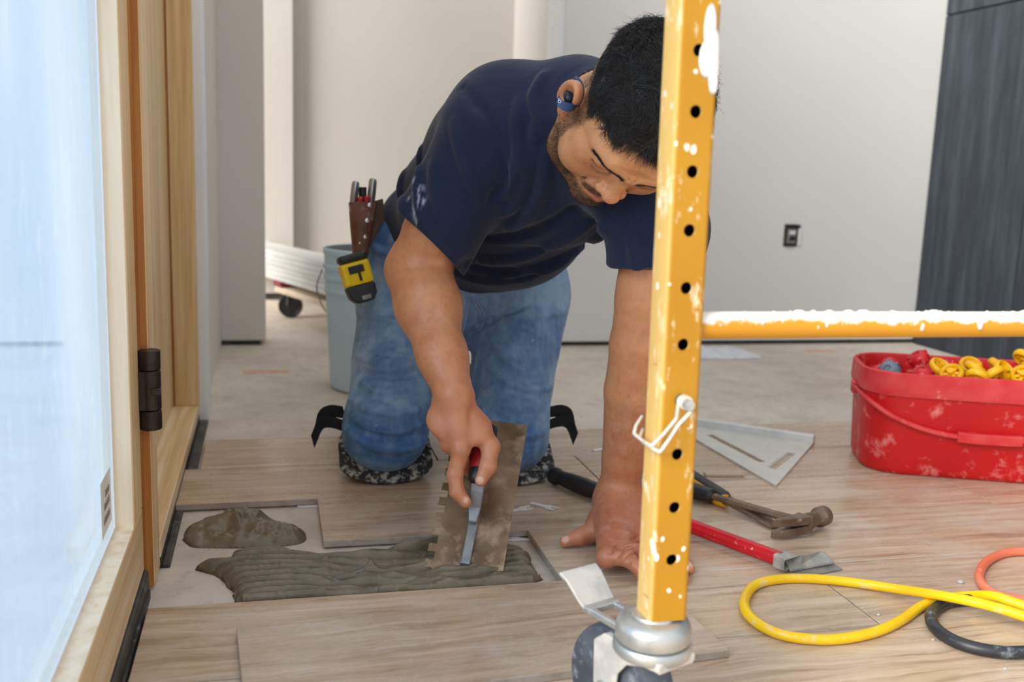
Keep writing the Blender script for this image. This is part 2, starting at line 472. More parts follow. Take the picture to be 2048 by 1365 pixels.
MAT['pine_dark'] = pine_material('shaded_pine', (200, 142, 80), (178, 116, 56), (150, 92, 40))  # darker pine: shade of the grooves and mullion side put into the colour
MAT['white_trim'] = mottled('white_trim_paint', (238, 240, 242), (230, 232, 234), 4, 0.5)
MAT['membrane'] = mottled('black_membrane', (40, 38, 36), (74, 70, 66), 25, 0.55, bump=0.5, bscale=90, bdist=0.002, dust=(150, 143, 134), dlo=0.6, dhi=0.75)
MAT['gap'] = mottled('dark_gap', (58, 55, 48), (84, 80, 68), 20, 0.9)

def film_glass():
    t = NT('glass_with_protective_film'); v = t.coord('Object', (1, 0.8, 0.35))
    n = t.noise(v, 3.0, 4, 0.6, 0.5); n2 = t.noise(t.coord('Object', (1, 2.5, 1)), 14, 6, 0.7)
    c = t.ramp(n, [(0.30, (174, 200, 226)), (0.5, (196, 213, 230)), (0.68, (220, 229, 238))])
    c = t.mix(t.math('MULTIPLY', t.mask(n2, 0.58, 0.72), 0.6), c, (248, 250, 252))
    tr = t.node('ShaderNodeBsdfTranslucent', {'Color': c}); di = t.node('ShaderNodeBsdfDiffuse', {'Color': c})
    gl = t.node('ShaderNodeBsdfGlossy', {'Color': (1, 1, 1, 1), 'Roughness': 0.32})
    tp = t.node('ShaderNodeBsdfTransparent', {'Color': (0.66, 0.76, 0.87, 1)})
    m0 = t.node('ShaderNodeMixShader', {0: 0.62, 1: di.outputs[0], 2: tr.outputs[0]})
    m1 = t.node('ShaderNodeMixShader', {0: t.mask(n, 1.25, -0.15), 1: m0.outputs[0], 2: tp.outputs[0]})
    m2 = t.node('ShaderNodeMixShader', {0: 0.07, 1: m1.outputs[0], 2: gl.outputs[0]})
    t.t.links.new(m2.outputs[0], t.out.inputs[0]); return t.m
MAT['film_glass'] = film_glass()

# ------------------------------------------------------------------ floor: concrete slab, porcelain planks laid on it
SLAB = -0.014
fl = MB().box((-0.9, -1.0, SLAB-0.06), (2.36, 4.6, SLAB)).build('floor', MAT['concrete']); struct(fl)
fl['label'] = 'dusty bare concrete slab partly covered with wood-look planks'
G = 0.0011
rows = [(0.472, 0.669, [-0.156, 0.55, 1.75]), (0.670, 0.867, [-0.156, 0.92, 2.12]), (0.868, 1.066, [-0.156, 0.16, 1.36, 2.29]),
        (1.0675, 1.2675, [-0.1548, 0.7728, 1.975, 2.29]), (1.2685, 1.4655, [0.3985, 1.6, 2.29]), (1.4665, 1.6645, [0.0768, 1.279, 2.29]),
        (1.6655, 1.8625, [-0.1552, 0.60, 1.80, 2.29]), (1.8635, 2.062, [-0.128, 0.32, 1.52, 2.29])]
bed = MB()
MAT['porcelain'] = mottled('porcelain_body', (172, 162, 150), (154, 143, 131), 60, 0.7, bump=0.3, bscale=200)
for y0, y1, js in rows:
    for a, b in zip(js[:-1], js[1:]):
        mb = MB().box((a+G, y0, -0.0105), (b-G, y1, 0.0)); mb.mi = [1, 0, 1, 1, 1, 1]
        p = mb.build('floor_plank', [MAT['plank'], MAT['porcelain']], fl, bevel=0.0008, seg=1)
        bed.box((a+0.006, y0+0.004, SLAB), (b-0.006, y1-0.003, -0.0104))
MAT['set_mortar'] = mottled('set_mortar', (112, 106, 96), (142, 136, 126), 40, 0.9, bump=0.6, bscale=120, bdist=0.002)
bed.build('mortar_bedding', MAT['set_mortar'], fl)
MAT['grout_dust'] = mottled('white_grout_dust', (226, 222, 216), (196, 188, 178), 40, 0.9)
MB().box((0.41, 1.2674, -0.009), (2.28, 1.2688, -0.0003)).build('grout_line', MAT['grout_dust'], fl)
MAT['chalk'] = mottled('orange_chalk', (222, 150, 112), (206, 186, 170), 60, 0.9, lo=0.4, hi=0.6)
for (x0, x1, y, w) in ((485, 578, 745, 0.022), (537, 562, 592, 0.03), (1612, 1672, 703, 0.02)):
    a = atz(x0, y, SLAB); b = atz(x1, y, SLAB)
    MB().box((a[0], a[1]-w, SLAB), (b[0], a[1]+w, SLAB+0.0006)).build('chalk_mark', MAT['chalk'], fl)

# ------------------------------------------------------------------ walls
WH = 2.7
wb = MB().box((0.9125, 3.165, SLAB+0.016), (2.36, 3.31, WH)).build('wall_back', MAT['drywall']); struct(wb)
MB().box((0.925, 3.175, SLAB), (2.35, 3.30, SLAB+0.016)).build('bottom_gap', MAT['gap'], wb)
t2 = MB().box((0.9045, 3.158, SLAB+0.014), (0.918, 3.318, WH)).build('trim_2', MAT['white_trim'], bevel=0.003); struct(t2)
wf = MB().box((0.10, 4.36, SLAB+0.02), (1.06, 4.5, WH)).box((-0.9, 4.30, SLAB+0.03), (0.10, 4.5, WH)).build('wall_far', MAT['drywall_far']); struct(wf)
MB().box((-0.88, 4.315, SLAB), (0.09, 4.48, SLAB+0.03)).box((0.1, 4.37, SLAB), (1.05, 4.48, SLAB+0.02)).build('bottom_gap', MAT['gap'], wf)
ws = MB().box((1.04, 3.31, SLAB), (1.2, 4.5, WH)).build('wall_side', MAT['drywall_far']); struct(ws)
wst = MB().box((-0.9, 3.225, SLAB+0.016), (-0.011, 3.36, WH)).build('wall_stub', MAT['drywall_warm'], bevel=0.004); struct(wst)
MB().box((-0.15, 3.235, SLAB), (-0.03, 3.35, SLAB+0.016)).build('bottom_gap', MAT['gap'], wst)
wl2 = MB().box((-0.45, 2.372, SLAB), (-0.148, 3.225, WH)).build('wall_left', MAT['drywall_warm']); struct(wl2)
t1 = MB().box((-0.205, 2.262, SLAB+0.004), (-0.134, 2.372, WH)).build('trim_1', MAT['white_trim'], bevel=0.003); struct(t1)
t1['label'] = 'white painted casing board beside the pine frame'

# dark tiled wall on the right: every panel its own piece
def slate_material():
    t = NT('dark_slate_tile'); v = t.coord('Object', (1, 9, 0.9), rand=4)
    n = t.noise(v, 2.5, 5, 0.6); n2 = t.noise(v, 12, 4, 0.6)
    c = t.ramp(n, [(0.3, (46, 51, 57)), (0.5, (58, 64, 71)), (0.7, (74, 83, 92))])
    c = t.mix(t.math('MULTIPLY', t.mask(n2, 0.5, 0.8), 0.3), c, (88, 98, 108))
    t.bump(n2, 0.1, 0.001); return t.fin(c, 0.6, spec=0.3)
MAT['slate'] = slate_material()
MAT['grout'] = mottled('grey_grout', (122, 122, 118), (98, 98, 96), 30, 0.9)
wr = MB().box((2.312, 0.2, SLAB), (2.45, 3.165, WH)).build('wall_right', MAT['grout']); struct(wr)
ys = [3.165, 2.68, 2.08, 1.48, 0.88, 0.28]; zs = [SLAB+0.001, 1.147, 2.31]
for ya, yb in zip(ys[:-1], ys[1:]):
    for za, zb in zip(zs[:-1], zs[1:]):
        MB().box((2.300, yb+0.0025, za+0.003), (2.313, ya-0.0025, zb-0.003)).build('slate_panel', MAT['slate'], wr, bevel=0.001, seg=1)

# ------------------------------------------------------------------ pine glazing on the left
XF = -0.166
w1 = thing('window_1', None, None, (XF, 1.26, 0.0), world_children=True); struct(w1)
rail = MB().box((-0.212, 0.57, 0.020), (XF, 1.345, 0.108)).build('bottom_rail', MAT['pine_rail'], w1, bevel=0.0025)
MB().box((-0.209, 0.625, 0.1082), (XF-0.001, 1.2665, 0.1092)).build('rail_top', MAT['pine_pale'], w1)
MB().box((-0.212, 1.268, 0.108), (XF, 1.345, 2.4)).build('stile', MAT['pine'], w1, bevel=0.0025)
MB().box((-0.212, 0.57, 0.108), (XF, 0.626, 2.4)).build('stile', MAT['pine'], w1, bevel=0.0025)  # unseen near stile, added where the glazing is cut short to admit sun
MB().box((-0.211, 1.2662, 0.109), (XF-0.0015, 1.2684, 2.4)).build('stile_reveal', MAT['pine_pale'], w1)
MB().box((-0.200, 0.62, 0.104), (-0.1905, 1.272, 2.4)).build('glass_pane', MAT['film_glass'], w1)
MB().box((-0.1905, 0.627, 0.1092), (-0.1885, 1.2665, 0.113)).box((-0.1905, 1.2625, 0.113), (-0.1885, 1.2665, 2.4)).build('glazing_bead', MAT['white_trim'], w1)
MAT['paper'] = mottled('label_paper', (240, 238, 230), (230, 226, 216), 20, 0.6)
MAT['ink'] = mottled('grey_ink', (120, 116, 114), (150, 146, 142), 60, 0.7)
sk = MB().box((-0.1904, 1.175, 0.128), (-0.1898, 1.248, 0.196)).build('paper_sticker', MAT['paper'], w1)
ink = MB()
for k, (za, n) in enumerate(((0.170, 6), (0.156, 8), (0.140, 9))):
    y = 1.235
    for j in range(n):
        wd = 0.0028+0.0022*((j*7+k*3) % 4)/3
        ink.box((-0.1898, y-wd, za), (-0.1896, y, za+0.0075+0.002*((j+k) % 2))); y -= wd+0.0011
ink.build('sticker_print', MAT['ink'], sk)
# mullion with the hinge, sill and far jamb of the next opening
w2 = thing('window_2', None, None, (-0.155, 1.40, 0.0), world_children=True); struct(w2)
MB().box((-0.215, 1.350, SLAB), (-0.164, 1.358, 2.4)).build('mullion_groove', MAT['pine_dark'], w2)
MB().box((-0.215, 1.358, SLAB+0.006), (-0.1543, 1.425, 2.4)).build('mullion', [MAT['pine']], w2, bevel=0.0015)
MB().box((-0.2145, 1.3565, SLAB+0.006), (-0.1555, 1.3582, 2.4)).build('mullion_edge', MAT['pine_dark'], w2)  # thin darker skin paints the shade on the mullion's camera-facing side
MB().box((-0.28, 1.425, 0.004), (-0.153, 2.262, 0.030)).build('sill', MAT['pine_rail'], w2, bevel=0.002)
MB().box((-0.24, 1.425, 0.030), (-0.206, 2.235, 2.4)).build('jamb_lining', MAT['pine'], w2, bevel=0.002)
MB().box((-0.203, 2.240, 0.030), (-0.152, 2.262, 2.4)).build('far_jamb', MAT['pine'], w2, bevel=0.002)
MB().box((-0.2065, 2.232, 0.030), (-0.2035, 2.262, 2.4)).build('jamb_groove', MAT['pine_dark'], w2)
gk = MB().box((-0.205, 0.53, SLAB), (-0.1605, 1.350, 0.0195)).build('trim_3', MAT['membrane'], bevel=0.004); struct(gk)
MB().box((-0.1605, 0.54, SLAB), (-0.1572, 1.33, -0.002)).build('membrane_flap', MAT['membrane'], gk)
gk2 = MB().box((-0.20, 1.43, SLAB), (-0.153, 2.262, 0.004)).build('trim_4', MAT['membrane']); struct(gk2)
for a, b, x in ((1.43, 1.662, -0.141), (1.87, 2.26, -0.134)):
    MB().box((-0.153, a, SLAB), (x, b, SLAB+0.006)).build('membrane_strip', MAT['membrane'], gk2, bevel=0.002)
MAT['bronze'] = mottled('dark_bronze', (50, 42, 37), (66, 56, 50), 60, 0.42, 0.75, bump=0.12, bscale=300, dust=(150, 140, 128), dlo=0.70, dhi=0.76, dscale=160)
hy = 1.352; hx = float(aty(300, 780, hy)[0]); z0 = float(aty(300, 858, hy)[2]); z1 = float(aty(300, 700, hy)[2])
hg = MB()
L3 = [(z0, z0+0.026), (z0+0.0268, z1-0.0268), (z1-0.026, z1)]
hin = None
for i, (a, b) in enumerate(L3):
    prof = [(0.0, a), (0.0132, a), (0.0142, a+0.001), (0.0142, b-0.001), (0.0132, b), (0, b)]
    o = MB().lathe(prof, 24, Matrix.Translation((hx, hy, 0))).build('hinge_knuckle' if i else 'hinge', MAT['bronze'], w2 if hin is None else hin, smooth='auto')
    if hin is None:
        hin = o
MB().box((hx-0.0150, hy-0.0132, z0+0.027), (hx+0.006, hy+0.004, z1-0.027)).build('hinge_leaf', MAT['bronze'], hin, bevel=0.001)
MB().box((hx+0.002, hy-0.0150, (z0+z1)/2-0.005), (hx+0.0140, hy-0.004, (z0+z1)/2+0.0045)).build('hinge_catch', MAT['bronze'], hin, bevel=0.0006)

# ------------------------------------------------------------------ electrical box in the back wall
MAT['metal_dull'] = mottled('dull_steel', (170, 170, 168), (140, 140, 138), 60, 0.4, 0.8, bump=0.05)
MAT['black_plastic'] = mottled('black_plastic', (24, 25, 28), (36, 37, 40), 50, 0.45, bump=0.05)
MAT['white_plastic'] = mottled('white_plastic', (236, 236, 236), (226, 226, 226), 50, 0.4, bump=0.03)
ob = thing('outlet_box', 'unfinished wall socket without cover plate in the drywall', 'socket', (1.778, 3.165, 0.334), world_children=True)
MB().box((1.746, 3.1645, 0.334), (1.800, 3.170, 0.412)).build('box_opening', MAT['gap'], ob)
MB().box((1.758, 3.156, 0.345), (1.790, 3.1646, 0.396)).build('receptacle', MAT['metal_dull'], ob, bevel=0.003)
for z in (0.356, 0.377): MB().box((1.763, 3.1545, z), (1.786, 3.1565, z+0.013)).build('socket_face', MAT['black_plastic'] if z < 0.37 else MAT['white_plastic'], ob, bevel=0.002)
MB().box((1.756, 3.158, 0.3995), (1.806, 3.1645, 0.410)).build('mounting_ear', MAT['black_plastic'], ob, bevel=0.001)
MB().box((1.752, 3.158, 0.3355), (1.786, 3.1645, 0.343)).build('mounting_ear', MAT['black_plastic'], ob, bevel=0.001)
MB().box((1.800, 3.160, 0.338), (1.812, 3.1648, 0.398)).build('patch_edge', MAT['white_trim'], ob, bevel=0.001)
# ================================================================== scaffold frame in the foreground
def scaffold_paint():
    t = NT('yellow_scaffold_paint'); v = t.coord('Object')
    n = t.noise(v, 9, 4, 0.6)
    c = t.mix(t.mask(n, 0.35, 0.7), (188, 136, 26), (178, 124, 16))
    lit_left = t.mask(t.node('ShaderNodeSeparateXYZ', {0: t.node('ShaderNodeNewGeometry').outputs['Normal']}).outputs[0], -0.3, -0.9)
    c = t.mix(t.math('MULTIPLY', lit_left, 0.45), c, (250, 222, 150))  # left face painted paler, its sunlit look put into the colour
    vo = t.node('ShaderNodeTexVoronoi', {'Vector': t.node('ShaderNodeMapping', {'Vector': v, 'Scale': (1, 1, 0.62)}).outputs[0], 'Scale': 95.0, 'Randomness': 1.0})
    sz = t.noise(v, 45, 2, 0.5)
    spk = t.mask(t.math('SUBTRACT', vo.outputs['Distance'], t.math('MULTIPLY', t.mask(sz, 0.48, 0.72), 0.42)), 0.02, -0.04)
    c = t.mix(spk, c, (250, 240, 224))
    sm = t.noise(t.node('ShaderNodeMapping', {'Vector': v, 'Scale': (1, 1, 0.35)}).outputs[0], 55, 5, 0.7)
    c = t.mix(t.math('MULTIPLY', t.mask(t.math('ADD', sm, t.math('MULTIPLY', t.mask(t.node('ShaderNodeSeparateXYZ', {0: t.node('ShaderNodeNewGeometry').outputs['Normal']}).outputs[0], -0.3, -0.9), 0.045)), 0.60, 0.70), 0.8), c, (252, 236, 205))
    ru = t.noise(t.node('ShaderNodeMapping', {'Vector': v, 'Scale': (0.5, 0.5, 2.2)}).outputs[0], 38, 3, 0.5)
    c = t.mix(t.math('MULTIPLY', t.mask(ru, 0.72, 0.76), 0.8), c, (120, 66, 30))
    t.bump(t.math('ADD', spk, sm), 0.15, 0.0006)
    return t.fin(c, 0.42, spec=0.4)
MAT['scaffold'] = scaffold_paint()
def rail_paint():
    t = NT('plaster_caked_yellow_paint'); v = t.coord('Object')
    geo = t.node('ShaderNodeNewGeometry'); sx = t.node('ShaderNodeSeparateXYZ', {0: geo.outputs['Normal']})
    n = t.noise(t.node('ShaderNodeMapping', {'Vector': v, 'Scale': (1.0, 1, 1)}).outputs[0], 55, 5, 0.7)
    n2 = t.noise(v, 9, 2)
    h = t.math('ADD', t.math('ADD', sx.outputs[2], t.math('MULTIPLY', n, 1.5)), t.math('MULTIPLY', n2, 0.6))
    c = t.mix(t.mask(h, 1.30, 1.62), (206, 142, 22), (246, 240, 232))
    ru = t.noise(t.node('ShaderNodeMapping', {'Vector': v, 'Scale': (0.7, 2, 2)}).outputs[0], 40, 3)
    c = t.mix(t.mask(ru, 0.72, 0.76), c, (120, 62, 40))
    t.bump(t.math('MULTIPLY', n, t.mask(h, 1.2, 1.6)), 0.5, 0.002)
    return t.fin(c, 0.5)
MAT['rail'] = rail_paint()
MAT['tube_inside'] = mottled('shaded_raw_steel', (30, 24, 20), (44, 34, 28), 40, 0.8)  # unpainted tube inside, darkened so the colour carries the holes' shade
MAT['galv'] = mottled('galvanised_steel', (176, 182, 184), (200, 204, 204), 30, 0.42, 0.75, bump=0.1, bscale=120, dust=(216, 214, 208), dlo=0.52, dhi=0.66, dscale=26)
MAT['galv_dusty'] = mottled('dusty_galvanised_steel', (196, 196, 192), (214, 212, 206), 30, 0.6, 0.3, bump=0.3, bscale=150, dust=(226, 222, 214), dlo=0.45, dhi=0.6, dscale=30)
MAT['wheel'] = mottled('dusty_dark_rubber', (64, 70, 80), (96, 104, 116), 22, 0.75, bump=0.2, bscale=80, dust=(168, 172, 178), dlo=0.52, dhi=0.68, dscale=28)
MAT['plaster'] = mottled('white_plaster', (248, 246, 242), (238, 234, 228), 30, 0.8, bump=0.4, bscale=120)
MAT['wire'] = mottled('painted_spring_wire', (236, 230, 216), (206, 202, 192), 60, 0.45, 0.2, bump=0.2, bscale=200)

def post_mesh(x0, y0, z0, z1, zh, step, lean, zr):
    w = 0.038; r = 0.0045; b = MB(); sh = lambda p: (p[0]+lean*(p[2]-zr), p[1], p[2])
    prof = []                                                     # open profile: everything but the drilled front
    for cx, cy, a in ((w-r, r, -pi/2), (w-r, w-r, 0), (r, w-r, pi/2), (r, r, pi)):
        prof += arc((cx, cy), r, a, a+pi/2, 5)
    rings = [[sh((x0+px, y0+py, z)) for px, py in prof] for z in np.linspace(z0, z1, 14)]
    b.loft(rings, closed=False, caps=False)
    inner = [(0.0025 + (px-w/2)*0.87+w/2-0.0025, (py-w/2)*0.87+w/2) for px, py in prof]
    b.cur = 1; b.loft([[sh((x0+px, y0+py, z)) for px, py in inner] for z in (z0, z1)], closed=False, caps=False); b.cur = 0
    fx0, fx1 = x0+r, x0+w-r; cx = x0+w/2; n = 24; R = 0.0056
    edges = [z0]; z = zh-step/2
    while z < z1-step/2: edges.append(z); z += step
    edges.append(z1); holes = []
    b_rect = lambda a, c: b.add([sh((fx0, y0, a)), sh((fx1, y0, a)), sh((fx1, y0, c)), sh((fx0, y0, c))], [(0, 1, 2, 3)])
    for a, c in zip(edges[:-1], edges[1:]):
        hz = (a+c)/2
        if abs((c-a)-step) > 1e-6: b_rect(a, c); continue
        co_, ci, cj = [], [], []
        hw, hh = (fx1-fx0)/2, (c-a)/2
        for j in range(n):
            th = 2*pi*(j+0.5)/n; dx, dz = cos(th), sin(th); k = min(hw/abs(dx), hh/abs(dz))
            co_.append(sh((cx+dx*k, y0, hz+dz*k))); ci.append(sh((cx+dx*R, y0, hz+dz*R))); cj.append(sh((cx+dx*R, y0+0.0024, hz+dz*R)))
        fs = [(j, (j+1) % n, n+(j+1) % n, n+j) for j in range(n)]
        b.add(co_+ci, fs); b.add(ci+cj, fs)
        for sx_ in (-1, 1):                                     # fill the four rectangle corners
            for sz_ in (-1, 1):
                ks = sorted(range(n), key=lambda j: (co_[j][0]-sh((cx+sx_*hw, 0, hz+sz_*hh))[0])**2+(co_[j][2]-(hz+sz_*hh))**2)[:2]
                b.add([co_[ks[0]], co_[ks[1]], sh((cx+sx_*hw, y0, hz+sz_*hh))], [(0, 1, 2)])
        holes.append(hz)
    return b
SX, SY = 0.3425, 0.820; ZB = 0.153; HZ0 = aty(1340, 1121, SY)[2]; HSTEP = 0.0512
sc = thing('scaffold_frame', 'yellow rolling scaffold end frame of drilled square tube with a cross rail', 'scaffold', (SX+0.019, SY+0.019, 0.0), world_children=True)
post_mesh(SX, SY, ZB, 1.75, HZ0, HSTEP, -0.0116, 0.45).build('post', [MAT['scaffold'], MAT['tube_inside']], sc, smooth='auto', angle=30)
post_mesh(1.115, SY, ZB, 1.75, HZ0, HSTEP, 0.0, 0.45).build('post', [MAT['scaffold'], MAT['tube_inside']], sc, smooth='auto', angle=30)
rz = aty(1405, 651, SY+0.019)[2]
MB().tube([(SX+0.0375, SY+0.019, rz), (0.6, SY+0.019, rz), (0.9, SY+0.019, rz), (1.116, SY+0.019, rz)], 0.0126, 28).build('cross_rail', MAT['rail'], sc, smooth='auto')
MB().tube([(SX+0.03, SY+0.019, 1.5), (1.116, SY+0.019, 1.5)], 0.0126, 24).build('cross_rail', MAT['rail'], sc, smooth='auto')
cr = MB()
for k in range(190):
    x = 0.40+rnd.random()*0.70; a = rnd.gauss(pi/2-0.25, 0.55); s_ = 0.0007+rnd.random()**2*0.0026
    if x < 0.47: s_ *= 0.6
    c = Vector((x, SY+0.019-cos(a)*0.0124, rz+sin(a)*0.0124)); nr = Vector((0, -cos(a), sin(a))); ux, uy, uz = frame_of(nr)
    el = 1+rnd.random()*1.6
    rings = []
    for lat in (-0.4, 0.35, 0.9):
        q = sqrt(1-lat*lat) if lat > -0.5 else 1; rings.append([c+ux*cos(t_*pi/3)*s_*q+uy*sin(t_*pi/3)*s_*q*el+nr*(lat*s_*0.7) for t_ in range(6)])
    cr.loft(rings)
tag(cr.build('plaster_drips', MAT['plaster'], sc, smooth=True), kind='stuff')
bl = MB()
p0 = np.array([SX+0.0345, SY-0.0008])
for i, (px, py, r1, r2) in enumerate(((1421, 55, 0.006, 0.020), (1424, 98, 0.0075, 0.020), (1416, 118, 0.0085, 0.017), (1428, 140, 0.005, 0.022), (1430, 168, 0.0025, 0.009))):
    c = aty(px, py, SY-0.0004); rings = []
    for q, dz in ((1.0, 0.0), (0.75, -0.0016), (0.3, -0.0024)):
        rings.append([(min(c[0]+r1*q*cos(2*pi*j/14), SX+0.036-0.0116*(c[2]-0.45)+0.001), SY-0.0002+dz, c[2]+r2*q*sin(2*pi*j/14)) for j in range(14)])
    bl.loft(rings)
bl.build('plaster_smear', MAT['plaster'], sc, smooth=True)

# caster
def caster(base, tdir, root):
    c = thing_local = bpy.data.objects.new('caster', None)
    COL.objects.link(c); c.parent = root; c.matrix_parent_inverse = Matrix.Translation(-Vector(root['_loc']))
    c.location = base
    t_ = Vector((tdir[0], tdir[1], 0)).normalized(); a_ = Vector((t_.y, -t_.x, 0))
    M = Matrix(((t_.x, a_.x, 0), (t_.y, a_.y, 0), (0, 0, 1))).to_4x4()
    # local: x = trailing direction, y = axle direction
    b = MB(); b.lathe([(0.0, 0.153), (0.020, 0.153), (0.021, 0.151), (0.026, 0.1505), (0.034, 0.147), (0.0365, 0.141), (0.0365, 0.130), (0.034, 0.127), (0.0, 0.127)], 40, M)
    b.build('swivel_housing', MAT['galv'], c, smooth='auto', angle=50)
    b = MB(); b.lathe([(0.0, 0.1262), (0.037, 0.1262), (0.0385, 0.124), (0.0385, 0.117), (0.036, 0.114), (0, 0.114)], 40, M)
    b.build('race_ring', MAT['galv'], c, smooth='auto', angle=50)
    fork = MB()
    for s_ in (-1, 1):
        poly = [(-0.034, 0.120), (0.044, 0.120), (0.058, 0.108), (0.056, 0.064), (0.048, 0.052), (0.040, 0.049), (0.032, 0.052), (0.025, 0.064), (0.022, 0.086), (0.010, 0.101), (-0.012, 0.109), (-0.034, 0.112)]
        vs = [M @ Vector((x, s_*0.0225-0.0016, z)) for x, z in poly]+[M @ Vector((x, s_*0.0225+0.0016, z)) for x, z in poly]
        n = len(poly)
        fork.add(vs, [tuple(range(n)), tuple(range(2*n-1, n-1, -1))]+[(i, (i+1) % n, n+(i+1) % n, n+i) for i in range(n)])
    fork.box((-0.034, -0.0225, 0.110), (0.044, 0.0225, 0.120), M)
    fork.build('fork', MAT['galv_dusty'], c, bevel=0.0012)
    W = M @ Matrix.Translation((0.040, 0, 0.0625)) @ Matrix.Rotation(pi/2, 4, 'X')
    b = MB(); b.lathe([(0.0, -0.014), (0.044, -0.014), (0.050, -0.0165), (0.060, -0.0155), (0.0620, -0.010), (0.0625, 0), (0.0620, 0.010), (0.060, 0.0155), (0.050, 0.0165), (0.044, 0.014), (0, 0.014)], 44, W)
    wh = b.build('wheel', MAT['wheel'], c, smooth='auto', angle=60)
    MB().lathe([(0, -0.027), (0.009, -0.027), (0.009, 0.027), (0, 0.027)], 12, W).build('axle_bolt', MAT['galv'], wh, smooth='auto')
    # foot brake: arm with window, curled tread plate
    b = MB()
    for y in (-0.019, 0.012): b.box((0.026, y, 0.126), (0.078, y+0.007, 0.1335), M)
    b.box((0.070, -0.021, 0.127), (0.082, 0.021, 0.134), M)
    b.build('brake_arm', MAT['galv'], c, bevel=0.0015)
    prof = [(0.078, 0.131), (0.086, 0.136), (0.095, 0.144), (0.105, 0.1525), (0.116, 0.157)]
    rings = []
    for i, (x, z) in enumerate(prof):
        x2, z2 = prof[min(i+1, 4)]; x1, z1 = prof[max(i-1, 0)]; dx, dz = x2-x1, z2-z1; L = sqrt(dx*dx+dz*dz); nx, nz = -dz/L*0.0016, dx/L*0.0016
        wy = 0.021+0.004*i/4
        rings.append([M @ Vector(p) for p in ((x+nx, -wy, z+nz), (x+nx, wy, z+nz), (x-nx, wy, z-nz), (x-nx, -wy, z-nz))])
    b = MB().loft(rings); b.build('brake_tread', MAT['galv_dusty'], c, bevel=0.0012)
    return c
cs = caster((SX+0.0155, SY+0.019, 0.0), (-0.38, 0.92), sc)
cs2 = caster((1.134, SY+0.019, 0.0), (0.5, 0.86), sc)
# locking pin with wire bail
pinz = aty(1363, 800, SY)[2]; pin_c = Vector((SX+0.019-0.0116*(pinz-0.45), SY, pinz))
pin = MB().tube([pin_c+Vector((0, 0.02, 0)), pin_c+Vector((0.0005, -0.020, -0.001))], 0.0050, 18).build('locking_pin', MAT['galv'], sc, smooth='auto')
MB().tube([pin_c+Vector((0.0002, -0.006, 0)), pin_c+Vector((0.0002, -0.013, 0))], 0.0064, 18).build('pin_collar', MAT['wire'], pin, smooth='auto')
wp = [aty(1358, 800, SY-0.009), aty(1353, 838, SY-0.008), aty(1328, 868, SY-0.006), aty(1303, 893, SY-0.006), aty(1285, 882, SY+0.012), aty(1268, 868, SY+0.030), aty(1272, 852, SY+0.036), aty(1285, 832, SY+0.044)]
wq = [aty(1384, 822, SY-0.018), aty(1357, 850, SY-0.016), aty(1338, 880, SY-0.014), aty(1320, 905, SY-0.012), aty(1306, 898, SY-0.006), aty(1288, 886, SY+0.014), aty(1279, 876, SY+0.030), aty(1286, 858, SY+0.044)]
for w in (wp, wq):
    q = []
    for i in range(len(w)-1): q += [w[i]*(1-t)+w[i+1]*t for t in (0.06, 0.12, 0.5, 0.88, 0.94)]
    MB().tube(q, 0.0016, 10).build('wire_bail', MAT['wire'], pin, smooth=True)

# ================================================================== loose plank lying on the finished floor
lp = thing('loose_plank', 'loose wood-look plank lying on top of the laid floor beside the caster', 'plank', (0.246, 1.094, 0.0), (0, 0, radians(4.2)))
mb = MB().box((-0.281, -0.099, 0.0002), (0.281, 0.099, 0.0105)); mb.mi = [1, 0, 1, 1, 1, 1]
mb.build('plank_body', [MAT['plank'], MAT['porcelain']], lp, bevel=0.0008, seg=1)

# ================================================================== mortar
def mortar_mat(name, c1, c2):
    t = NT(name); v = t.coord('Object'); n = t.noise(v, 30, 4); n2 = t.noise(v, 260, 3)
    c = t.mix(t.mask(n, 0.35, 0.68), c1, c2); t.bump(n2, 0.2, 0.0008)
    return t.fin(c, t.mask(n, -0.1, 2.0), spec=0.5)
MAT['mortar'] = mortar_mat('wet_thinset_mortar', (98, 87, 69), (124, 112, 92))
def inside(poly, X, Y):
    r = np.zeros(X.shape, bool); n = len(poly)
    for i in range(n):
        x0, y0 = poly[i]; x1, y1 = poly[(i+1) % n]
        c = ((y0 > Y) != (y1 > Y)) & (X < (x1-x0)*(Y-y0)/(y1-y0+1e-12)+x0); r ^= c
    return r
def polydist(poly, X, Y):
    d = np.full(X.shape, 9.0); n = len(poly)
    for i in range(n):
        a = np.array(poly[i]); b = np.array(poly[(i+1) % n]); ab = b-a; t = np.clip(((X-a[0])*ab[0]+(Y-a[1])*ab[1])/(ab@ab+1e-12), 0, 1)
        d = np.minimum(d, np.hypot(X-a[0]-ab[0]*t, Y-a[1]-ab[1]*t))
    return d
pile = [tuple(atz(x, y, SLAB)[:2]) for x, y in ((364, 1082), (372, 1062), (400, 1052), (440, 1042), (470, 1040), (500, 1042), (535, 1047), (575, 1056), (607, 1066), (614, 1076), (604, 1088), (560, 1095), (500, 1098), (430, 1098), (384, 1096))]
pile = [tuple(p) for p in spline([np.array(p) for p in pile+pile[:1]], 5)]
gx, gy = np.meshgrid(np.arange(-0.16, 0.09, 0.0014), np.arange(1.38, 1.60, 0.0014))
mk = inside(pile, gx, gy); dd = polydist(pile, gx, gy)
hh = 0.0125*(1-np.exp(-dd/0.007))
def bump2(x, y, X, Y, rx, ry, a=0.0):
    u, v = (X-x)*cos(a)+(Y-y)*sin(a), -(X-x)*sin(a)+(Y-y)*cos(a); return np.exp(-(u/rx)**2-(v/ry)**2)
def pg(x, y): return tuple(atz(x, y, SLAB+0.018)[:2])
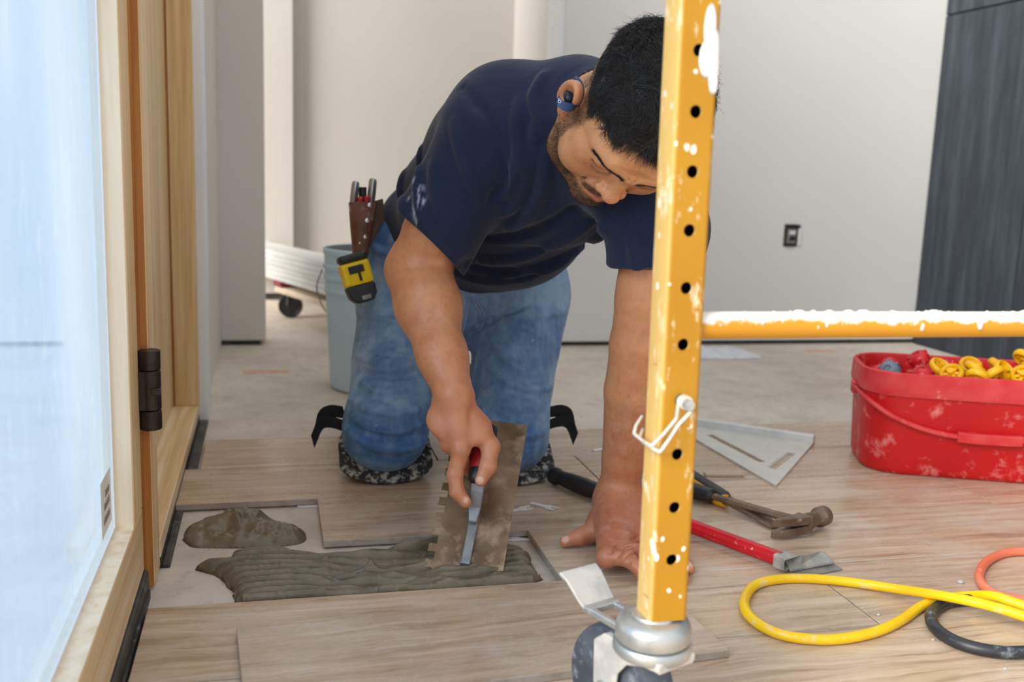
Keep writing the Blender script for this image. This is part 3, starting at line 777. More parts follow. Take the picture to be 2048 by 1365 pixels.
for (x, y, rx, ry, a, am) in ((470, 1040, .05, .022, 0, .018), (540, 1052, .045, .02, -.2, .012), (505, 1035, .022, .018, 0, .010), (410, 1075, .022, .014, 0, -.009), (480, 1070, .02, .006, .7, .011), (455, 1036, .006, .006, 0, .006), (488, 1032, .007, .007, 0, .006), (520, 1038, .007, .006, 0, .005), (505, 1062, .006, .006, 0, .007), (496, 1060, .010, .008, 0, -.006), (500, 1082, .05, .006, .05, .005), (565, 1074, .03, .012, -.1, -.005), (474, 1046, .005, .018, .2, .007), (452, 1052, .012, .012, 0, -.006), (525, 1060, .02, .01, .4, -.004)):
    c = pg(x, y); hh = hh+am*bump2(c[0], c[1], gx, gy, rx, ry, a)*(1-np.exp(-dd/0.010))
hh = hh+(vnoise(gx*90, gy*90, 0*gx)-0.5)*0.006*(1-np.exp(-dd/0.01))+(vnoise(gx*240, gy*240, 0*gx, 2)-0.5)*0.0014*(hh > 0.012)
hh = np.maximum(hh, 0.0006)
pl_ = heightfield('mortar_pile', gx, gy, hh, mk, SLAB, MAT['mortar']); recenter(pl_, (-0.04, 1.47, SLAB))
tag(pl_, 'heaped dollop of wet grey mortar on the bare concrete', 'mortar')
bedp = [tuple(atz(x, y, SLAB)[:2]) for x, y in ((386, 1143), (412, 1136), (455, 1130), (462, 1118), (498, 1112), (560, 1109), (640, 1121), (705, 1121), (770, 1108), (840, 1098), (920, 1093), (1005, 1100), (1042, 1108), (1064, 1122), (1058, 1130), (1070, 1138), (1066, 1146), (1085, 1162), (1060, 1172))]
bedp += [(bedp[-1][0], 1.269), (atz(482, 1203, SLAB)[0], 1.269)] + [tuple(atz(x, y, SLAB)[:2]) for x, y in ((462, 1188), (446, 1168), (428, 1152))]
gx, gy = np.meshgrid(np.arange(-0.12, 0.42, 0.0016), np.arange(1.2695, 1.46, 0.0010))
wob = (vnoise(gx*60, gy*60, 0*gx, 3)-0.5)*0.006
mk = inside(bedp, gx+wob, gy+wob*0.6) & (gy > 1.2692); dd = polydist(bedp, gx, gy)
edge = np.where(gy < 1.285, 1.0, 1-np.exp(-dd/0.006))
warp = (vnoise(gx*9, gy*7, 0*gx, 5)-0.5)*0.022+(vnoise(gx*26, gy*22, 0*gx, 6)-0.5)*0.008
sharp = np.clip(1.2-np.abs(gx+0.02)/0.12, 0.0, 1)+np.clip((gx-0.30)/0.05, 0, 1)
ph = (gy+warp*(1.25-np.clip(sharp, 0, 1)))/0.0192
rg_ = np.abs(np.sin(pi*ph+0.35*np.sin(2*pi*ph)))**1.2
hh = edge*(0.0015+0.0190*rg_*(0.55+0.45*np.clip(sharp, 0, 1))+0.0045*vnoise(gx*22, gy*30, 0*gx, 8)*(1-np.clip(sharp, 0, 1))*1.6)
hh = hh+edge*(1-np.clip(sharp, 0, 1))*0.010*(np.clip(1-3.2*np.abs(vnoise(gx*16+gy*6, gy*38-gx*7, 0*gx, 14)-0.5), 0, 1)-0.25)
for (x, y, rx, ry, a, am) in ((742, 1145, .006, .022, .15, .008), (735, 1160, .012, .012, 0, .004), (650, 1135, .02, .006, .5, .005), (660, 1150, .016, .005, .5, .005), (832, 1100, .05, .012, 0, .006), (800, 1135, .03, .01, .2, -.003)):
    c = tuple(atz(x, y, SLAB+0.006)[:2]); hh = hh+edge*am*bump2(c[0], c[1], gx, gy, rx, ry, a)
hh = np.clip(hh+(vnoise(gx*200, gy*200, 0*gx, 9)-0.5)*0.0012*edge, 0.0004, 0.03)
bd_ = heightfield('mortar_bed', gx, gy, hh, mk, SLAB, MAT['mortar']); recenter(bd_, (0.14, 1.33, SLAB))
tag(bd_, 'bed of wet grey mortar combed into ridges under the trowel', 'mortar')

# ================================================================== notched trowel
MAT['steel_dirty'] = mottled('mortar_stained_steel', (98, 76, 54), (142, 118, 92), 12, 0.38, 0.3, bump=0.25, bscale=90, bdist=0.0015, dust=(172, 148, 122), dlo=0.5, dhi=0.66, dscale=22, stretch=(1, 1, 1))
MAT['alu'] = mottled('brushed_aluminium', (128, 130, 134), (154, 156, 158), 40, 0.42, 0.55, bump=0.1, bscale=200, dust=(150, 146, 140), dlo=0.56, dhi=0.7)
MAT['alu_bright'] = mottled('bright_aluminium', (222, 222, 218), (210, 210, 206), 40, 0.4, 0.3, bump=0.05)
MAT['alu_square'] = mottled('cast_aluminium', (206, 204, 196), (216, 214, 206), 40, 0.5, 0.35, bump=0.1, bscale=200)
MAT['red_grip'] = mottled('red_rubber', (190, 40, 42), (168, 30, 34), 30, 0.5)
TBL = atz(860, 1152, -0.006); TBR = atz(1003, 1158, -0.006); TAX = unit((0.297, 0.706, 0.643)); TW = unit(TBR-TBL-TAX*((TBR-TBL)@TAX)); TN = np.cross(TW, TAX)
if TN@(CAM-TBL) < 0: TN = -TN
tM = Matrix(((TW[0], TAX[0], TN[0], TBL[0]), (TW[1], TAX[1], TN[1], TBL[1]), (TW[2], TAX[2], TN[2], TBL[2]), (0, 0, 0, 1)))
tr = thing('notched_trowel', 'notched steel trowel with a black and red grip held in the right hand', 'trowel', TBL)
tr.matrix_world = tM; tr.location, tr.rotation_euler = tM.to_translation(), tM.to_euler()
poly = [(0.102, 0.0), (0.102, 0.28), (0.0, 0.28)]
y = 0.272
while y > 0.02:
    poly += [(0.0, y), (-0.0, y-0.013), (-0.011, y-0.013), (-0.011, y-0.026)]; y -= 0.026
    poly += [(0.0, y)]
poly += [(0.0, 0.0)]
pp = []
for p in poly:
    if not pp or p != pp[-1]: pp.append(p)
MB().prism(pp, -0.0006, 0.0006).build('blade', MAT['steel_dirty'], tr)
MB().box((0.040, 0.022, 0.0006), (0.054, 0.262, 0.008)).build('spine_bar', MAT['alu'], tr, bevel=0.002)
MB().loft([[Vector((0.047+x*w_, y_, z_)) for x, z_ in ((-1, zz), (1, zz), (1, zz+0.009), (-1, zz+0.009))] for y_, zz, w_ in ((0.086, 0.007, 0.006), (0.105, 0.016, 0.009), (0.122, 0.034, 0.010), (0.136, 0.046, 0.009))]).build('handle_bracket', MAT['alu'], tr, bevel=0.002)
HC = 0.0515
gr = MB().tube([(0.047, 0.130, HC), (0.047, 0.135, HC), (0.047, 0.145, HC+0.001), (0.047, 0.165, HC+0.002), (0.047, 0.20, HC+0.003), (0.047, 0.215, HC+0.002), (0.047, 0.228, HC), (0.047, 0.232, HC)], [0.010, 0.0145, 0.0155, 0.0150, 0.0160, 0.0160, 0.0150, 0.010], 20, flat=0.9, ref=(0, 0, 1)).build('grip', MAT['black_plastic'], tr, smooth='auto')
MB().tube([(0.047, 0.152, HC+0.0015), (0.047, 0.156, HC+0.002), (0.047, 0.18, HC+0.0028), (0.047, 0.198, HC+0.003), (0.047, 0.200, HC+0.003)], [0.0155, 0.0165, 0.0168, 0.0166, 0.0160], 20, flat=0.9).build('grip_sleeve', MAT['red_grip'], tr, smooth='auto')

# ================================================================== bucket behind the man
MAT['bucket'] = mottled('pale_blue_plastic', (200, 224, 240), (210, 232, 244), 6, 0.45, bump=0.08, bscale=70, dust=(200, 206, 208), dlo=0.6, dhi=0.75, dscale=14)
MAT['bucket_in'] = mottled('mortar_crusted_plastic', (128, 132, 122), (160, 162, 150), 12, 0.8, bump=0.4, bscale=60)
bk = thing('bucket', 'pale blue plastic bucket standing behind the kneeling man', 'bucket', (0.285, 2.60, SLAB))
outer = [(0.0, 0.0), (0.120, 0.0), (0.127, 0.004), (0.130, 0.012), (0.143, 0.255), (0.147, 0.256), (0.147, 0.264), (0.144, 0.266), (0.1445, 0.288), (0.149, 0.290), (0.149, 0.298), (0.145, 0.300), (0.1455, 0.316), (0.150, 0.318), (0.150, 0.326), (0.146, 0.328), (0.147, 0.352), (0.150, 0.354), (0.1505, 0.366), (0.148, 0.369), (0.1455, 0.367)]
MB().lathe(outer, 48, caps=False).build('bucket_body', MAT['bucket'], bk, smooth='auto', angle=40)
MB().lathe([(0.1455, 0.367), (0.144, 0.35), (0.128, 0.02), (0.0, 0.018)], 48, caps=False).build('bucket_lining', MAT['bucket_in'], bk, smooth=True)
MB().tube(spline([(-0.152, 0, 0.31), (-0.162, 0.06, 0.25), (-0.12, 0.135, 0.17), (0, 0.168, 0.14), (0.12, 0.135, 0.17), (0.162, 0.06, 0.25), (0.152, 0, 0.31)], 8), 0.002, 8).build('bail_handle', MAT['metal_dull'], bk, smooth=True)

# ================================================================== dolly with white boards
MAT['board'] = mottled('white_primed_board', (206, 206, 202), (196, 196, 192), 8, 0.6, stretch=(1, 0.3, 4))
MAT['dolly_wood'] = mottled('pale_dolly_wood', (224, 208, 186), (206, 186, 160), 10, 0.6, stretch=(1, 1, 6))
MAT['dolly_carpet'] = mottled('faded_red_carpet', (150, 66, 76), (126, 48, 58), 60, 0.9, bump=0.6, bscale=200)
pa = atz(536, 556, 0.128); pb = atz(646, 589, 0.128); u = unit((pb-pa)[:2]); ang = atan2(u[1], u[0])
dl = thing('furniture_dolly', 'wheeled wooden dolly with red carpeted ends carrying white boards', 'dolly', (pa[0], pa[1], SLAB), (0, 0, ang))
# local x runs along the boards toward the camera, -y side faces the camera
for yy in (0.004, 0.24): MB().box((0.055, yy, 0.095), (0.75, yy+0.09, 0.118)).build('deck_board', MAT['dolly_wood'], dl, bevel=0.004)
for xx in (0.05, 0.66): MB().box((xx, 0.0, 0.1185), (xx+0.075, 0.34, 0.140)).build('cross_bar', MAT['dolly_carpet'], dl, bevel=0.005)
for xx in (0.10, 0.66):
    for yy in (0.05, 0.285):
        W = Matrix.Translation((xx, yy, 0.046)) @ Matrix.Rotation(radians(65), 4, 'Z') @ Matrix.Rotation(pi/2, 4, 'X')
        w_ = MB().lathe([(0, -0.011), (0.034, -0.011), (0.036, -0.013), (0.044, -0.012), (0.0455, -0.006), (0.0455, 0.006), (0.044, 0.012), (0.036, 0.013), (0.034, 0.011), (0, 0.011)], 28, W).build('caster_wheel', MAT['black_plastic'], dl, smooth='auto')
        MB().box((xx-0.02, yy-0.02, 0.088), (xx+0.02, yy+0.02, 0.095)).box((xx-0.012, yy-0.018, 0.046), (xx+0.012, yy-0.015, 0.09)).box((xx-0.012, yy+0.015, 0.046), (xx+0.012, yy+0.018, 0.09)).build('caster_fork', MAT['metal_dull'], w_)
for k in range(6):
    z = 0.1405+SLAB+k*0.0178; dx = (-0.46, -0.50, -0.44, -0.47, -0.52, -0.45)[k]
    b_ = MB().box((dx, 0.004+0.004*(k % 3), 0), (dx+1.22, 0.15, 0.0172)).build('primed_board', MAT['board'], bevel=0.0015)
    b_.location = (pa[0], pa[1], z); b_.rotation_euler = (0, 0, ang)
    tag(b_, ('lowest white board of the stack, resting on the dolly', 'second white board up in the stack on the dolly', 'third white board up in the stack on the dolly', 'fourth white board up in the stack on the dolly', 'white board just under the top one on the dolly', 'topmost white board of the stack on the dolly')[k], 'board', 'white boards stacked on the dolly')

# ================================================================== plate helper, square, hammer, pry bar, scraper
def plate(outer_, holes, z0, z1):
    bm = bmesh.new(); loops = [outer_]+holes
    for lp_ in loops:
        vs = [bm.verts.new((x, y, z0)) for x, y in lp_]
        for i in range(len(vs)): bm.edges.new((vs[i], vs[(i+1) % len(vs)]))
    bmesh.ops.triangle_fill(bm, use_beauty=True, edges=bm.edges[:], normal=(0, 0, 1))
    ext = bmesh.ops.extrude_face_region(bm, geom=bm.faces[:])
    for v in ext['geom']:
        if isinstance(v, bmesh.types.BMVert): v.co.z = z1
    b = MB(); bm.verts.index_update(); b.add([tuple(v.co) for v in bm.verts], [tuple(v.index for v in f.verts) for f in bm.faces]); bm.free(); return b
sa, sb, sc_ = [atz(x, y, 0.004)[:2] for x, y in ((1328, 842), (1628, 885), (1552, 972))]
ss = thing('speed_square', 'aluminium triangular square lying on the planks behind the hammer', 'square', (sb[0], sb[1], 0.0))
loc = lambda p: (float(p[0]-sb[0]), float(p[1]-sb[1]))
A_, B_, C_ = np.array(loc(sa)), np.array((0.0, 0.0)), np.array(loc(sc_))
def strip(p, q, w):
    p = np.array(p); q = np.array(q); d = unit(q-p); n_ = np.array((-d[1], d[0]))*w/2
    return [tuple(p-n_), tuple(q-n_), tuple(q+n_), tuple(p+n_)]
g2 = lambda x, y: np.array(loc(atz(x, y, 0.004)[:2]))
s1 = strip(g2(1418, 870), g2(1524, 925), 0.016); s2 = strip(g2(1540, 938), g2(1582, 906), 0.022)
teeth = []
d2 = unit(np.array(s2[1])-np.array(s2[0])); L2 = np.linalg.norm(np.array(s2[1])-np.array(s2[0])); n2_ = np.array((-d2[1], d2[0]))
side3 = []
for k in range(14):
    side3 += [tuple(np.array(s2[3])+d2*L2*(1-(k)/14)-0*n2_), tuple(np.array(s2[3])+d2*L2*(1-(k+0.5)/14)-n2_*0.007)]
s2n = [s2[0], s2[1]]+side3
plate([tuple(A_), tuple(C_), tuple(B_)], [s1, s2n], 0.0005, 0.0045).build('triangle_plate', MAT['alu_square'], ss)
fd = unit(B_-A_); fn_ = np.array((-fd[1], fd[0])); fn_ = fn_ if fn_@(C_-A_) < 0 else -fn_
MB().prism([tuple(A_+fn_*0.010), tuple(B_+fn_*0.010), tuple(B_-fn_*0.008), tuple(A_-fn_*0.008)], 0.0003, 0.020).build('fence', MAT['alu_bright'], ss, bevel=0.0015)

MAT['hammer_steel'] = mottled('worn_brown_steel', (104, 84, 68), (134, 116, 100), 30, 0.45, 0.6, bump=0.3, bscale=110, dust=(176, 164, 150), dlo=0.6, dhi=0.72, dscale=60)
MAT['yellow_rubber'] = mottled('yellow_rubber', (240, 180, 24), (226, 160, 14), 30, 0.5)
h0 = atz(1330, 965, 0.018); h1 = atz(1606, 1046, 0.020)
hm = thing('claw_hammer', 'worn steel claw hammer lying on the planks', 'hammer', h1*np.array((1, 1, 0)), world_children=True)
hd = unit(h1-h0); hs = np.cross((0, 0, 1), hd)
MB().tube([h0+hd*0.10, h0+hd*0.16, h0+hd*0.22, h1-hd*0.012, h1+hd*0.004], [0.0075, 0.0085, 0.0085, 0.0105, 0.0105], 14, flat=0.75).build('shaft', MAT['hammer_steel'], hm, smooth='auto')
MB().tube([h0-hd*0.02, h0-hd*0.016, h0+hd*0.03, h0+hd*0.07, h0+hd*0.10, h0+hd*0.105], [0.012, 0.0165, 0.0145, 0.0165, 0.014, 0.009], 16, flat=0.85).build('grip', MAT['black_plastic'], hm, smooth='auto')
f0 = atz(1650, 1031, 0.021); f1 = atz(1560, 1070, 0.016); fx = unit((f0-f1)*np.array((1, 1, 0)))
hp = f0-fx*0.0
prof = [(0.0, 0.0150), (0.002, 0.0165), (0.020, 0.0165), (0.024, 0.0125), (0.036, 0.0115), (0.046, 0.0140), (0.066, 0.0140)]
MB().tube([hp-fx*a for a, _ in prof], [r_ for _, r_ in prof], 20).build('head', MAT['hammer_steel'], hm, smooth='auto', angle=50)
fy = np.cross((0, 0, 1), fx)
for s_ in (-1, 1):
    rings = []
    for k in range(7):
        t = k/6; c = hp-fx*(0.058+0.070*t)-hd*(0.014*t*t); w_ = 0.0125; th = 0.0110*(1-t)+0.0030
        z_ = s_*(0.0070+0.0030*t); q = -hd
        rings.append([Vector(c+np.array((0, 0, z_+s_*a*(0.0068-0.0006*t)))+q*b*th) for a, b in ((-1, -1), (1, -1), (1, 1), (-1, 1))])
    MB().loft(rings).build('claw', MAT['hammer_steel'], hm, bevel=0.0012)
py0 = atz(1372, 946, 0.016); py1 = atz(1452, 1000, 0.016); py2 = atz(1556, 1054, 0.005)
pb_ = thing('pry_bar', 'steel pry bar with a black and yellow grip beside the hammer', 'pry bar', py1*np.array((1, 1, 0)), world_children=True)
pd_ = unit(py1-py0)
MB().tube([py0-pd_*0.05, py0-pd_*0.046, py0, py1-pd_*0.012, py1], [0.010, 0.0145, 0.0135, 0.0150, 0.011], 16, flat=0.9).build('grip', MAT['black_plastic'], pb_, smooth='auto')
sd_ = np.cross((0, 0, 1), pd_); sd_ = sd_ if sd_@RGT < 0 else -sd_
MB().tube([py0-pd_*0.04+sd_*0.006-np.array((0, 0, .004)), py0+sd_*0.006-np.array((0, 0, .004)), py1-pd_*0.012+sd_*0.004-np.array((0, 0, .003)), py1+pd_*0.002-np.array((0, 0, .002))], [0.0105, 0.0115, 0.0135, 0.0115], 16).build('grip_band', MAT['yellow_rubber'], pb_, smooth='auto')
bdv = unit(py2-py1)
rings = []
for t, w_, th in ((0, 0.010, 0.006), (0.15, 0.009, 0.005), (0.5, 0.012, 0.0035), (1, 0.016, 0.0012)):
    c = py1+(py2-py1)*t; s_ = unit(np.cross((0, 0, 1), bdv)); rings.append([Vector(c+s_*a*w_+np.array((0, 0, b*th))) for a, b in ((-1, -1), (1, -1), (1, 1), (-1, 1))])
MB().loft(rings).build('blade', MAT['hammer_steel'], pb_, bevel=0.001)
MAT['cast_grey'] = mottled('stained_cast_alloy', (146, 146, 142), (176, 174, 168), 40, 0.5, 0.3, bump=0.3, bscale=140, dust=(196, 190, 178), dlo=0.55, dhi=0.68, dscale=50)
MAT['red_paint'] = mottled('red_painted_tube', (196, 16, 30), (176, 10, 24), 12, 0.35, bump=0.05, dust=(226, 170, 172), dlo=0.62, dhi=0.72, dscale=90, stretch=(1, 1, 1))
g0 = atz(1104, 950, 0.017); g1 = atz(1196, 990, 0.017); g3 = atz(1562, 1120, 0.016); gd_ = unit(g3-g0)
sp = thing('floor_scraper', 'long red floor scraper with black grip and wide metal head', 'scraper', g3*np.array((1, 1, 0)), world_children=True)
MB().tube([g0, g0+gd_*0.003, g0+gd_*0.012, g0+gd_*0.022, g0+gd_*0.045, g0+gd_*0.085, g0+gd_*0.125, g0+gd_*0.13], [0.010, 0.0155, 0.0165, 0.0130, 0.0150, 0.0160, 0.0140, 0.012], 22).build('grip', MAT['black_plastic'], sp, smooth='auto')
MB().tube([g0+gd_*0.12, g3], 0.0115, 20).build('shaft', MAT['red_paint'], sp, smooth='auto')
e0 = atz(1584, 1150, 0.003); e1 = atz(1676, 1133, 0.003); ev = unit(e1-e0); ef = unit(np.cross((0, 0, 1), ev)); ef = ef if ef@gd_ < 0 else -ef   # ef points back to the handle
def sect(c, u_, hw, th, up): return [Vector(np.array(c)+u_*a*hw+np.array((0, 0, up+b*th))) for a, b in ((-1, -1), (1, -1), (1, 1), (-1, 1))]
ec = (e0+e1)/2; gp = unit(np.cross((0, 0, 1), gd_)); gp = gp if gp@ev > 0 else -gp; hwid = np.linalg.norm(e1-e0)/2
MB().loft([sect(g3-gd_*0.006, gp, 0.0125, 0.0105, 0.0), sect(g3+gd_*0.010, gp, 0.0135, 0.0105, 0.0), sect(g3+gd_*0.020, unit(gp+ev*0.5), 0.019, 0.008, 0.001), sect(ec+ef*0.026+np.array((0, 0, .011)), ev, hwid*0.88, 0.0045, 0.0), sect(ec+ef*0.006+np.array((0, 0, .003)), ev, hwid*0.97, 0.0025, 0.0)]).build('scraper_head', MAT['cast_grey'], sp, bevel=0.0018)
MB().loft([sect(ec+ef*0.012+np.array((0, 0, .0005)), ev, hwid, 0.0006, 0.0), sect(ec-ef*0.010-np.array((0, 0, .0015)), ev, hwid, 0.0005, 0.0)]).build('scraper_blade', MAT['metal_dull'], sp)
oc = MB().box((0, 0, 0.0003), (0.075, 0.020, 0.006)).build('tile_offcut', MAT['plank'], bevel=0.001)
oc.location = (*atz(1412, 955, 0.0)[:2], 0); oc.rotation_euler = (0, 0, radians(-9)); tag(oc, 'thin strip cut from a plank lying near the square', 'offcut')

# ================================================================== small white levelling clips
def clip_mesh():
    o = [(-0.0035, 0.0), (0.0035, 0.0), (0.0038, 0.024), (0.0085, 0.034), (0.0080, 0.050), (0.0040, 0.050), (0.0030, 0.040), (-0.0030, 0.040), (-0.0045, 0.052), (-0.0085, 0.050), (-0.0085, 0.034), (-0.0038, 0.024)]
    return MB().prism(o, 0, 0.0028)
cm = clip_mesh().build('levelling_clip', MAT['white_plastic'], bevel=0.0006)
clips = [(1062, 1008, 0.0003, (1118, 1022), 'white plastic levelling clip lying alone on the plank, whole'), (1012, 1026, 0.0003, (1057, 1018), 'white plastic levelling clip lying partly behind the trowel'),
         (655, 1016, -0.0138, (606, 1013), 'white levelling clip poking out under a plank end near the mortar heap'), (1072, 1082, -0.0136, (1024, 1080), 'white levelling clip poking out under a plank end right of the trowel'),
         (1162, 1064, 0.0003, (1198, 1040), 'white levelling clip half hidden behind the flat left hand'), (1186, 903, 0.0003, (1216, 899), 'small white clip on the planks left of the straight arm')]
for i, (x, y, z, q, lab) in enumerate(clips):
    o = cm if i == 0 else cm.copy()
    if i: COL.objects.link(o)
    p = atz(x, y, z); e = atz(q[0], q[1], z); o.location = p; o.rotation_euler = (0, 0, atan2(e[1]-p[1], e[0]-p[0])-pi/2)
    tag(o, lab, 'clip', 'white tile levelling clips')

# ================================================================== red box of caps
MAT['red_box'] = mottled('dusty_red_plastic', (202, 14, 22), (188, 12, 20), 5, 0.42, bump=0.08, bscale=60, dust=(232, 140, 136), dlo=0.56, dhi=0.74, dscale=26)
MAT['red_box_rim'] = mottled('scuffed_red_plastic', (206, 40, 46), (214, 70, 72), 22, 0.5, bump=0.15, bscale=120, dust=(236, 170, 166), dlo=0.62, dhi=0.75, dscale=40)
bu = np.array((0.924, -0.382)); bn = np.array((0.382, 0.924)); bc = np.array((1.168, 1.662))+bu*0.192+bn*0.115
rb = thing('red_tub', 'dusty red plastic tub with a handle, full of levelling caps', 'tub', (bc[0], bc[1], 0.0), (0, 0, atan2(bu[1], bu[0])))
def rring(dw, z, w=0.45, d=0.225, r=0.075): return [Vector((x, y, z)) for x, y in rrect(w+2*dw, d+2*dw, r+dw, 7)]
MB().loft([rring(-0.012, 0.0), rring(-0.006, 0.003), rring(-0.003, 0.012), rring(0.004, 0.165), rring(0.004, 0.166), rring(0.0, 0.200)], caps=False).add([tuple(v) for v in rring(-0.012, 0.0)], [tuple(range(32))]).build('tub_wall', MAT['red_box'], rb, smooth='auto', angle=45)
MB().loft([rring(0.001, 0.2045), rring(-0.001, 0.198), rring(-0.004, 0.16), rring(-0.010, 0.012)], caps=False).add([tuple(v) for v in rring(-0.011, 0.012)], [tuple(range(32))]).build('tub_lining', MAT['red_box'], rb, smooth='auto', angle=45)
MB().loft([rring(0.004, 0.160), rring(0.0085, 0.160), rring(0.010, 0.168), rring(0.0085, 0.200), rring(0.0085, 0.2035), rring(0.0045, 0.2065), rring(0.0, 0.2045), rring(0.0, 0.199)], caps=False).build('rim_band', MAT['red_box_rim'], rb, smooth='auto', angle=45)
hp_ = []
for k in range(41):
    t = k/40; x = -0.238+0.476*t; s_ = abs(t-0.5)*2
    y = -0.122 if 0.10 < t < 0.90 else -0.122+0.105*(1-min(t, 1-t)/0.10)**2
    hp_.append((x*(1.0 if 0.06 < t < 0.94 else 1.0), y-0.001, 0.088+0.068*s_**2.6))
hd_ = MB().tube(hp_, 0.0062, 10, flat=0.7).build('carry_handle', MAT['red_box_rim'], rb, smooth=True)
mid = [p for p in hp_ if abs(p[0]) < 0.062]
MB().loft([[Vector((p[0], p[1]+a*0.0075, p[2]+b*0.0100)) for a, b in ((-1, -1), (1, -1), (1, 1), (-1, 1))] for p in mid]).build('hand_grip', MAT['red_box_rim'], hd_, bevel=0.002)
for x_ in (-0.235, 0.235): MB().box((x_-0.006, -0.018, 0.140), (x_+0.006, 0.006, 0.165)).build('handle_lug', MAT['red_box_rim'], rb, bevel=0.002)
MAT['cap_yellow'] = mottled('yellow_cap_plastic', (244, 192, 12), (232, 172, 6), 30, 0.4, bump=0.05)
MAT['cap_red'] = mottled('red_cap_plastic', (206, 32, 38), (184, 22, 30), 30, 0.35, bump=0.05, dust=(226, 120, 120), dlo=0.6, dhi=0.72, dscale=60)
MAT['cap_grey'] = mottled('blue_grey_cap_plastic', (96, 110, 126), (120, 134, 148), 30, 0.4)
def ring_cap(name, mat):
    b = MB(); n = 22
    for k in range(n):
        a0, a1 = 2*pi*k/n, 2*pi*(k+1)/n
    path = [(0.019*cos(2*pi*k/n), 0.019*sin(2*pi*k/n), 0.009) for k in range(n)]
    rings = []
    for k in range(n):
        a = 2*pi*k/n; c = Vector((0.019*cos(a), 0.019*sin(a), 0.009)); ex = Vector((cos(a), sin(a), 0))
        rings.append([c+ex*cos(q*pi/4)*0.0045+Vector((0, 0, 1))*sin(q*pi/4)*0.0075 for q in range(8)])
    rings.append(rings[0]); b.loft(rings, caps=False)
    for k in range(3): b.box((-0.018, -0.003, 0.004), (0.018, 0.003, 0.010), Matrix.Rotation(k*pi/3, 4, 'Z'))
    b.lathe([(0, 0.0), (0.007, 0.0), (0.0065, 0.020), (0, 0.021)], 12)
    return b.build(name, mat, smooth='auto', angle=50)
def dome_cap(name, mat):
    b = MB().lathe([(0.021, 0.0), (0.0215, 0.004), (0.020, 0.014), (0.015, 0.021), (0.007, 0.0235), (0.0055, 0.020), (0.0, 0.0195)], 22, caps=False)
    b.lathe([(0.021, 0.0), (0.018, 0.001), (0.0165, 0.012), (0.006, 0.018)], 22, caps=False)
    for k in range(6): b.box((0.014, -0.0022, 0.002), (0.0225, 0.0022, 0.017), Matrix.Rotation(k*pi/3, 4, 'Z'))
    return b.build(name, mat, smooth='auto', angle=50)
protos = {'y': ring_cap('yellow_tile_leveller', MAT['cap_yellow']), 'r': dome_cap('red_tile_leveller', MAT['cap_red']), 'g': dome_cap('grey_tile_leveller', MAT['cap_grey'])}
used_p = {k: False for k in protos}
lab = {'y': ('yellow ring-shaped levelling cap heaped in the red tub', 'yellow caps in the red tub'), 'r': ('red domed levelling cap heaped in the red tub', 'red caps in the red tub'), 'g': ('blue-grey domed levelling cap among the red caps in the tub', None)}
bM = Matrix.Translation((bc[0], bc[1], 0)) @ Matrix.Rotation(atan2(bu[1], bu[0]), 4, 'Z')
lay = []
for k in range(30):                                    # lower layer, mostly hidden
    lay.append((-0.17+0.068*(k % 6)+rnd.uniform(-.006, .006), -0.066+0.033*(k//6), 0.158+rnd.uniform(0, .006), 'y' if (k % 6) > 1 else 'r', 0.35))
top = [(-0.168, -0.012, .170, 'g'), (-0.118, -0.062, .172, 'r'), (-0.100, 0.036, .186, 'r'), (-0.050, 0.02, .172, 'r'), (-0.060, -0.052, .176, 'y'), (-0.078, -0.012, .180, 'y'), (-0.018, -0.062, .172, 'y'), (-0.012, -0.014, .180, 'y'), (0.022, -0.05, .178, 'y'), (0.045, 0.0, .180, 'y'), (0.070, -0.055, .182, 'y'), (0.100, -0.015, .188, 'y'), (0.118, -0.055, .178, 'y'), (0.100, 0.05, .198, 'y'), (0.15, 0.0, .180, 'y'), (0.0, 0.05, .176, 'y'), (0.05, 0.055, .176, 'y'), (0.165, -0.05, .176, 'y'), (-0.155, 0.045, .165, 'r')]
for (x, y, z, kd, tl) in lay+[(a, b, c+0.018, d, 0.9) for a, b, c, d in top]:
    src = protos[kd]
    if used_p[kd]: o = src.copy(); COL.objects.link(o)
    else: o = src; used_p[kd] = True
    p = bM @ Vector((x, y, z)); o.location = p; o.rotation_euler = (rnd.uniform(-tl, tl), rnd.uniform(-tl, tl), rnd.uniform(0, 6.28))
    tag(o, lab[kd][0], 'cap', lab[kd][1])

# ================================================================== hoses and cords on the floor
def cord_mat(name, c1, c2, dirt):
    t = NT(name); v = t.coord('Object'); n = t.noise(v, 30, 5, 0.7); n2 = t.noise(v, 8, 3)
    c = t.mix(t.mask(n2, 0.4, 0.65), c1, c2); c = t.mix(t.math('MULTIPLY', t.mask(n, 0.58, 0.68), 0.75), c, dirt)
    return t.fin(c, 0.42)
MAT['yellow_cord'] = cord_mat('yellow_hose_rubber', (246, 206, 8), (236, 186, 24), (226, 206, 150))
MAT['black_cord'] = cord_mat('black_hose_rubber', (34, 36, 42), (48, 52, 60), (128, 134, 142))
MAT['orange_cord'] = cord_mat('orange_hose_rubber', (236, 118, 84), (232, 132, 102), (240, 186, 164))
def cord(name, pts, r, mat, label, zs=None):
    P = []
    for i, (x, y) in enumerate(pts):
        z = r+0.0004+(zs[i] if zs else 0); P.append(atz(x, y, z))
    o = MB().tube(spline(P, 8), r, 14).build(name, mat, smooth=True); recenter(o, (P[0][0], P[0][1], 0)); return tag(o, label, 'hose')
